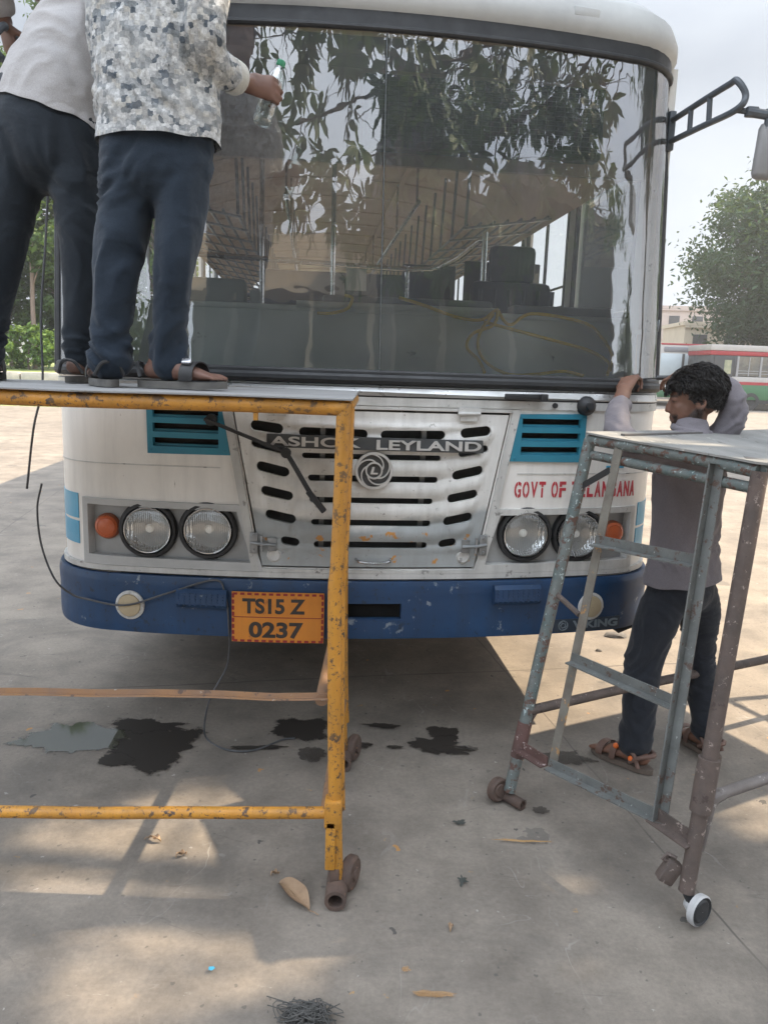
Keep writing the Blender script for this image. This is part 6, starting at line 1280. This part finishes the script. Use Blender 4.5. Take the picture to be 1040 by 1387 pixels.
# far trees: tapered trunk with limbs, crown of many small leaf faces in clumps
def far_tree(loc, H, rx, rz, clumps, per, size, mleaf, mbark, label, group, z0=.32, trunk_r=.18, seed=0, forks=5, name='tree'):
    random.seed(seed); root = empty(name, loc, random.uniform(0, 6), label, 'tree', group)
    t = MB(); top = Vector((random.gauss(0, .3), random.gauss(0, .3), H*.75)); t.tube([Vector((0, 0, -.3)), Vector((.1, 0, H*.2)), Vector((-.1, .1, H*.45)), top], [trunk_r, trunk_r*.8, trunk_r*.6, trunk_r*.25], 8, sub=3)
    c = MB(); cen = []
    for k in range(clumps):
        while True:
            v = Vector((random.uniform(-1, 1), random.uniform(-1, 1), random.uniform(-1, 1)))
            if .25 < v.length < 1: break
        zz = H*(z0+(1-z0)*.5) + v.z*rz; taper = 1-.45*max(0, v.z)
        p = Vector((v.x*rx*taper, v.y*rx*taper, zz)); cen.append(p)
        if k % 3 == 0: a = Vector((0, 0, min(zz*.7, H*.6))); t.tube([a, a.lerp(p, .5)+Vector((0, 0, .3)), p], [trunk_r*.32, trunk_r*.2, .02], 5, sub=2)
        R_ = random.uniform(.5, 1.1)*rx*.26
        for j in range(per):
            g = Vector((random.gauss(0, .5), random.gauss(0, .5), random.gauss(0, .36)))*R_; q = p+g
            n = Vector((random.gauss(0, 1), random.gauss(0, 1), random.gauss(.6, 1))).normalized(); u = n.orthogonal().normalized(); a = random.uniform(0, 6.28); w = n.cross(u); u, w = u*math.cos(a)+w*math.sin(a), w*math.cos(a)-u*math.sin(a); s = size*random.uniform(.6, 1.35)
            c.add([q-u*s, q+w*s*.42+n*s*.12, q+u*s, q-w*s*.42+n*s*.12], [(0, 1, 2, 3)])
    t.build('trunk', mbark, root, 180); c.build('crown', mleaf, root, None); return root
lg1 = leaf_mat('mid green leaves', (.035, .075, .020), (.075, .135, .032), .3, .7, (.12, .19, .05)); lg2 = leaf_mat('dark green leaves', (.022, .048, .022), (.045, .085, .035), .22, .5, (.075, .12, .05)); lg3 = leaf_mat('bright green leaves', (.07, .14, .025), (.13, .22, .045), .4, 1.2)
labs = ['slender tree with pale trunk directly between the legs of the grey shirted worker', 'bushy tree at the left edge behind the grey shirted worker', 'leafy tree just left of the bus corner pillar', 'tree beyond the left edge of the picture', 'tall tree behind the row at left', 'shrubby tree far left of the yard', 'tree hidden behind the left side of the bus']
for i, (x, y, H, r) in enumerate(((-16.3, 36, 15, 3.0), (-18.6, 35, 16, 3.4), (-14.4, 37.5, 14, 2.8), (-21.5, 36, 15, 3.6), (-17.4, 42, 19, 4.2), (-25, 37, 13, 3.6), (-11.2, 38, 12, 2.8))):
    far_tree((x, y, 1.1), H, r, H*.36, 40, 150, .19, (lg1, lg2)[i % 2], palebark if i in (0, 2) else bark, labs[i], 'trees along the left bank', z0=.22, trunk_r=.13, seed=20+i)
blab = ['bright green bush under the trees between the worker and the bus', 'low bush at the foot of the trees at the left edge', 'pale bush close to the bus corner at left', 'bush further left on the bank']
for i, (x, y) in enumerate(((-15.7, 34.2), (-17.6, 34.0), (-14.4, 34.6), (-20, 34.2))): far_tree((x, y, 1.0), 2.2, 1.5, .9, 16, 120, .13, lg3, bark, blab[i], 'bushes on the left bank', z0=.05, trunk_r=.05, seed=40+i, name='bush')
far_tree((27.8, 52, 0), 16.9, 8.0, 7.1, 310, 300, .19, leaf_mat('feathery leaves', (.020, .046, .022), (.040, .078, .032), .22, .35, (.07, .12, .045)), bark, 'big feathery dark green tree behind the parked buses at right', 'trees behind the parked buses', z0=.20, trunk_r=.4, seed=61)
far_tree((35, 55, 0), 17.5, 7.5, 6.3, 110, 230, .2, lg2, bark, 'second large tree just outside the right edge', 'trees behind the parked buses', z0=.18, trunk_r=.4, seed=62)
flw = leaf_mat('orange blossom and leaves', (.05, .10, .03), (.10, .16, .05), .3, 2.2, (.50, .24, .08))
for i, (x, y, lab) in enumerate(((25.2, 56, 'green and orange flowering bush left of the big tree trunk'), (27.6, 57, 'orange flecked bush under the big tree'), (30.0, 58, 'flowering bush at the right edge under the big tree'), (22.2, 57, 'light green bush beside the far beige building'))): far_tree((x, y, 0), 5.2 if i < 3 else 4.8, 1.9, 2.3, 26, 130, .16, flw if i < 3 else lg3, bark, lab, 'bushes behind the parked buses', z0=.05, trunk_r=.08, seed=70+i, name='bush')
# a tree seen through the cab side window
far_tree((11.5, 15.5, 0), 7, 2.2, 2.8, 40, 160, .13, lg1, bark, 'small green tree seen through the cab side window of the bus', None, z0=.2, trunk_r=.12, seed=81)
# parked buses
bred = surf('red bus band', (.30, .02, .025), (.24, .018, .022), 2, .5); bgreen = surf('green bus skirt', (.035, .13, .05), (.028, .105, .042), 1.5, .5); bcream = surf('cream bus paint', (.38, .355, .33), (.31, .295, .275), 1.5, .5); bdark = surf('dark bus windows', (.025, .028, .03), (.05, .05, .05), 1.2, .4)
S_ = 1.16
def parked_side(loc, rz, label, L=11):
    r = empty('parked_bus', loc, rz, label, 'bus', 'buses parked across the yard'); L *= S_
    def bx(nm, x0, x1, z0, z1, m, y0=0.0, y1=2.5*S_, par=None): mb = MB(); mb.box(((x0+x1)/2, (y0+y1)/2, (z0+z1)/2), (x1-x0, y1-y0, z1-z0), ch=.03 if y1-y0 > 1 else 0); return mb.build(nm, m, par or r)
    z = lambda q: q*S_
    bx('underframe', .2, L-.2, z(.34), z(.6), bdark, .1); bx('skirt', 0, L, z(.52), z(1.28), bgreen); bx('belt', 0, L, z(1.28), z(1.62), bcream, .01); bx('red_band', .01, L-.01, z(1.24), z(1.38), bred, -.012, .06)
    bx('window_band', .05, L-.05, z(1.62), z(2.62), bdark, .05); up = bx('upper_side', 0, L, z(2.62), z(2.84), bred, .01); bx('roof', -.02, L+.02, z(2.84), z(3.12), bcream, -.03)
    for k in range(8):
        x = 1.7+k*1.35
        if x < L-.2:
            w = bx('window', x, x+1.2, z(1.66), z(2.58), surf('far window glass', (.05, .055, .055), (.16, .14, .10), .9, .25, bstr=0), .02, .08); mb = MB(); mb.box((x+.6, .012, z(2.1)), (.05, .03, z(.9)))
            for q in (1.78, 1.9): mb.tube([(x, .01, z(q)), (x+1.2, .01, z(q))], .02, 5)
            mb.box((x-.07, .02, z(2.1)), (.12, .05, z(.98))); mb.build('frame', surf('window bar grey', (.22, .22, .22), None, 3, .5), w)
    d = bx('door', .25, 1.35, z(.75), z(2.55), bdark, -.01, .05); bx('panel', .85, 1.25, z(1.75), z(2.4), surf('door poster', (.35, .33, .2), (.15, .18, .12), 3, .5), -.02, .05, d)
    for x in (2.6, L-2.6):
        mb = MB(); mb.lathe([(.30, -.14), (.5, -.13), (.5, .13), (.30, .14)], (x, .12, .5), (0, -1, 0), 22, cap=False); mb.lathe([(.32, .1), (.22, .05), (.001, .05)], (x, .12, .5), (0, -1, 0), 18, cap=False); mb.build('wheel', tyre, r)
    return r
parked_side((17.95, 44.0, 0), .06, 'parked red, cream and green bus seen from its side at the right edge')
fb = empty('parked_bus', (17.75, 47.5, 0), .0, 'white bus front seen between the blue bus and the side-on parked bus', 'bus', 'buses parked across the yard')
def fbx(nm, x0, x1, y0, y1, z0, z1, m, par=None): mb = MB(); mb.box(((x0+x1)/2, (y0+y1)/2, (z0+z1)/2*S_), (x1-x0, y1-y0, (z1-z0)*S_), ch=.04); return mb.build(nm, m, par or fb)
fbx('body', -1.45, 1.45, 0, 11, .5, 3.2, bcream); fbx('roof_stripe', -1.40, 1.40, -.02, .5, 3.14, 3.24, bred); ws = fbx('windscreen', -1.36, 1.36, -.03, .1, 1.55, 2.72, surf('pale windscreen', (.42, .47, .49), (.34, .39, .41), .8, .15, bstr=0)); fbx('pillar', -.09, .09, -.05, .05, 1.5, 2.72, bdark, ws); fbx('destination_panel', -1.2, .9, -.04, .05, 2.8, 3.06, surf('grey display', (.16, .16, .17), None, 2, .4)); fbx('bumper', -1.45, 1.45, -.1, .2, .45, .8, bgreen)
for x in (-.9, .9): mb = MB(); mb.lathe([(.001, -.02), (.2, 0), (.22, .04)], (x, -.05, 1.15), (0, 1, 0), 18); mb.build('headlight', chrome, fb)
# buildings: far beige block at right, low workshop behind the camera (mirrored in the glass), white wall at left
def building(loc, rz, w, d, h, rows, cols, m, label, name='building', group=None, band=True):
    r = empty(name, loc, rz, label, 'building', group); mb = MB(); mb.box((0, d/2, h/2), (w, d, h)); mb.build('wall', m, r); mb = MB(); mb.box((0, d/2, h+.15), (w+.3, d+.3, .3)); mb.build('parapet', m, r)
    for i in range(rows):
        for k in range(cols):
            x = -w/2+(k+.5)*w/cols; z = (i+.55)*h/rows; mb = MB(); mb.box((x, -.02, z), (w/cols*.45, .08, h/rows*.42)); f = mb.build('window', surf('far dark window', (.06, .065, .07), (.10, .10, .10), 1, .2, bstr=0), r); mb = MB(); mb.box((x, -.08, z-h/rows*.24), (w/cols*.52, .16, .1)); mb.build('sill', m, f)
        if band: mb = MB(); mb.box((0, -.06, (i+1)*h/rows-.1), (w+.06, .2, .16)); mb.build('ledge', m, r)
    return r
pinkb = surf('pale pink plaster', (.50, .42, .37), (.42, .35, .31), .6, .85, spots=(.32, .28, .25), sscale=1.2, sthr=.66); beigeb = surf('sunlit beige plaster', (.55, .48, .38), (.46, .40, .31), .7, .85, spots=(.33, .28, .22), sscale=1.5, sthr=.64)
building((30.5, 82, 0), -.1, 14, 9, 8.8, 3, 6, pinkb, 'pale pinkish block far behind, just right of the bus pillar')
building((34, 64, 0), -.05, 20, 6, 6.0, 2, 8, beigeb, 'beige low building behind the flowering bushes at right')
wk = empty('workshop', (-2.4, -17, 0), 0, 'beige workshop shed with bays closed by a dark panel for shade, mirrored in the windscreen', 'building')
mb = MB(); mb.box((0, -4, 8.0), (12, 8, 1.8)); mb.box((0, -8, 3.6), (12, .3, 7.1)); [mb.box((x, -.3, 3.55), (.3, .4, 7.1)) for x in (-5.8, -2, 2, 5.8)]; mb.build('wall', beigeb, wk)
mb = MB(); mb.box((0, -1.4, 3.5), (11.4, .2, 7.0)); mb.build('bay', bdark, wk); mb = MB(); mb.box((0, .1, 7.1), (12.2, .4, .15)); mb.build('ledge', beigeb, wk)  # dark panel across the bays stands in for the shade inside
dp_ = empty('added_dark_shed', (11.6, -12, 0), 0, 'tall dark open fronted shed, unseen, added to darken the windscreen reflection at right', 'building')  # unseen shed added to keep sky out of the windscreen reflection
shm = surf('shade dark shed sheet', (.05, .048, .046), (.03, .029, .028), .8, .85, bstr=0)  # near-black colour stands in for deep shade inside the added shed
for x0, x1, h in ((-8, -5.4, 11.2), (-5.4, -1.0, 8.6), (-1.0, 8, 9.8)): mb = MB(); mb.box(((x0+x1)/2, -8, h), (x1-x0, 16, .5)); mb.box(((x0+x1)/2, -15.9, h/2), (x1-x0, .2, h-.3)); [mb.box((x, -8, h/2-.05), (.2, 15.6, h-.4)) for x in (x0+.1, x1-.1)]; mb.build('bay', shm, dp_)
far_tree((25, -11, 0), 10, 4.2, 4.2, 60, 130, .18, lg2, bark, 'tree mirrored at the curved right end of the windscreen', 'trees behind the photographer', z0=.02, trunk_r=.2, seed=94)
far_tree((-10.5, -12, 0), 7.5, 3.6, 3.2, 60, 130, .17, lg2, bark, 'tree behind the workers, mirrored at the left', 'trees behind the photographer', z0=.02, trunk_r=.2, seed=93)
for i, (x, y, H, r, lab) in enumerate(((-15.6, 39, 10, 3.2, 'dense leafy shrub filling the gap between the worker and the bus'), (-18.8, 39, 11, 3.4, 'dense leafy shrub behind the trees at the left edge'), (-22.5, 40, 11, 3.6, 'dense shrub beyond the left edge'), (-12.6, 40, 9.5, 3.2, 'dense shrub behind the bus corner pillar at left'))): far_tree((x, y, 1.1), H, r, H*.46, 70, 170, .18, lg1, palebark, lab, 'tall shrubs on the left bank', z0=.0, trunk_r=.12, seed=110+i, name='shrub')
tag(MB().box((0, 0, 1.0), (50, .3, 2.0)).build('yard_wall', surf('white yard wall', (.55, .53, .5), (.45, .43, .4), .5, .8), None, loc=(-38, 62, .9)), 'long pale boundary wall far behind the left trees', 'wall')
# ------------------------------------------------------------------ hazy air
HAZE = 0.0013
if HAZE:
    mb = MB(); mb.box((20, 45, 11.5), (260, 190, 25.0)); hm = bpy.data.materials.new('hazy air'); hm.use_nodes = True; t = hm.node_tree; t.nodes.clear()
    pv = N(t, 'ShaderNodeVolumePrincipled'); pv.inputs['Density'].default_value = HAZE; pv.inputs['Color'].default_value = (.92, .95, 1, 1); pv.inputs['Anisotropy'].default_value = .35
    ou = N(t, 'ShaderNodeOutputMaterial'); t.links.new(pv.outputs[0], ou.inputs['Volume']); o = mb.build('haze', hm, None, None); tag(o, kind='stuff'); o.display_type = 'WIRE'
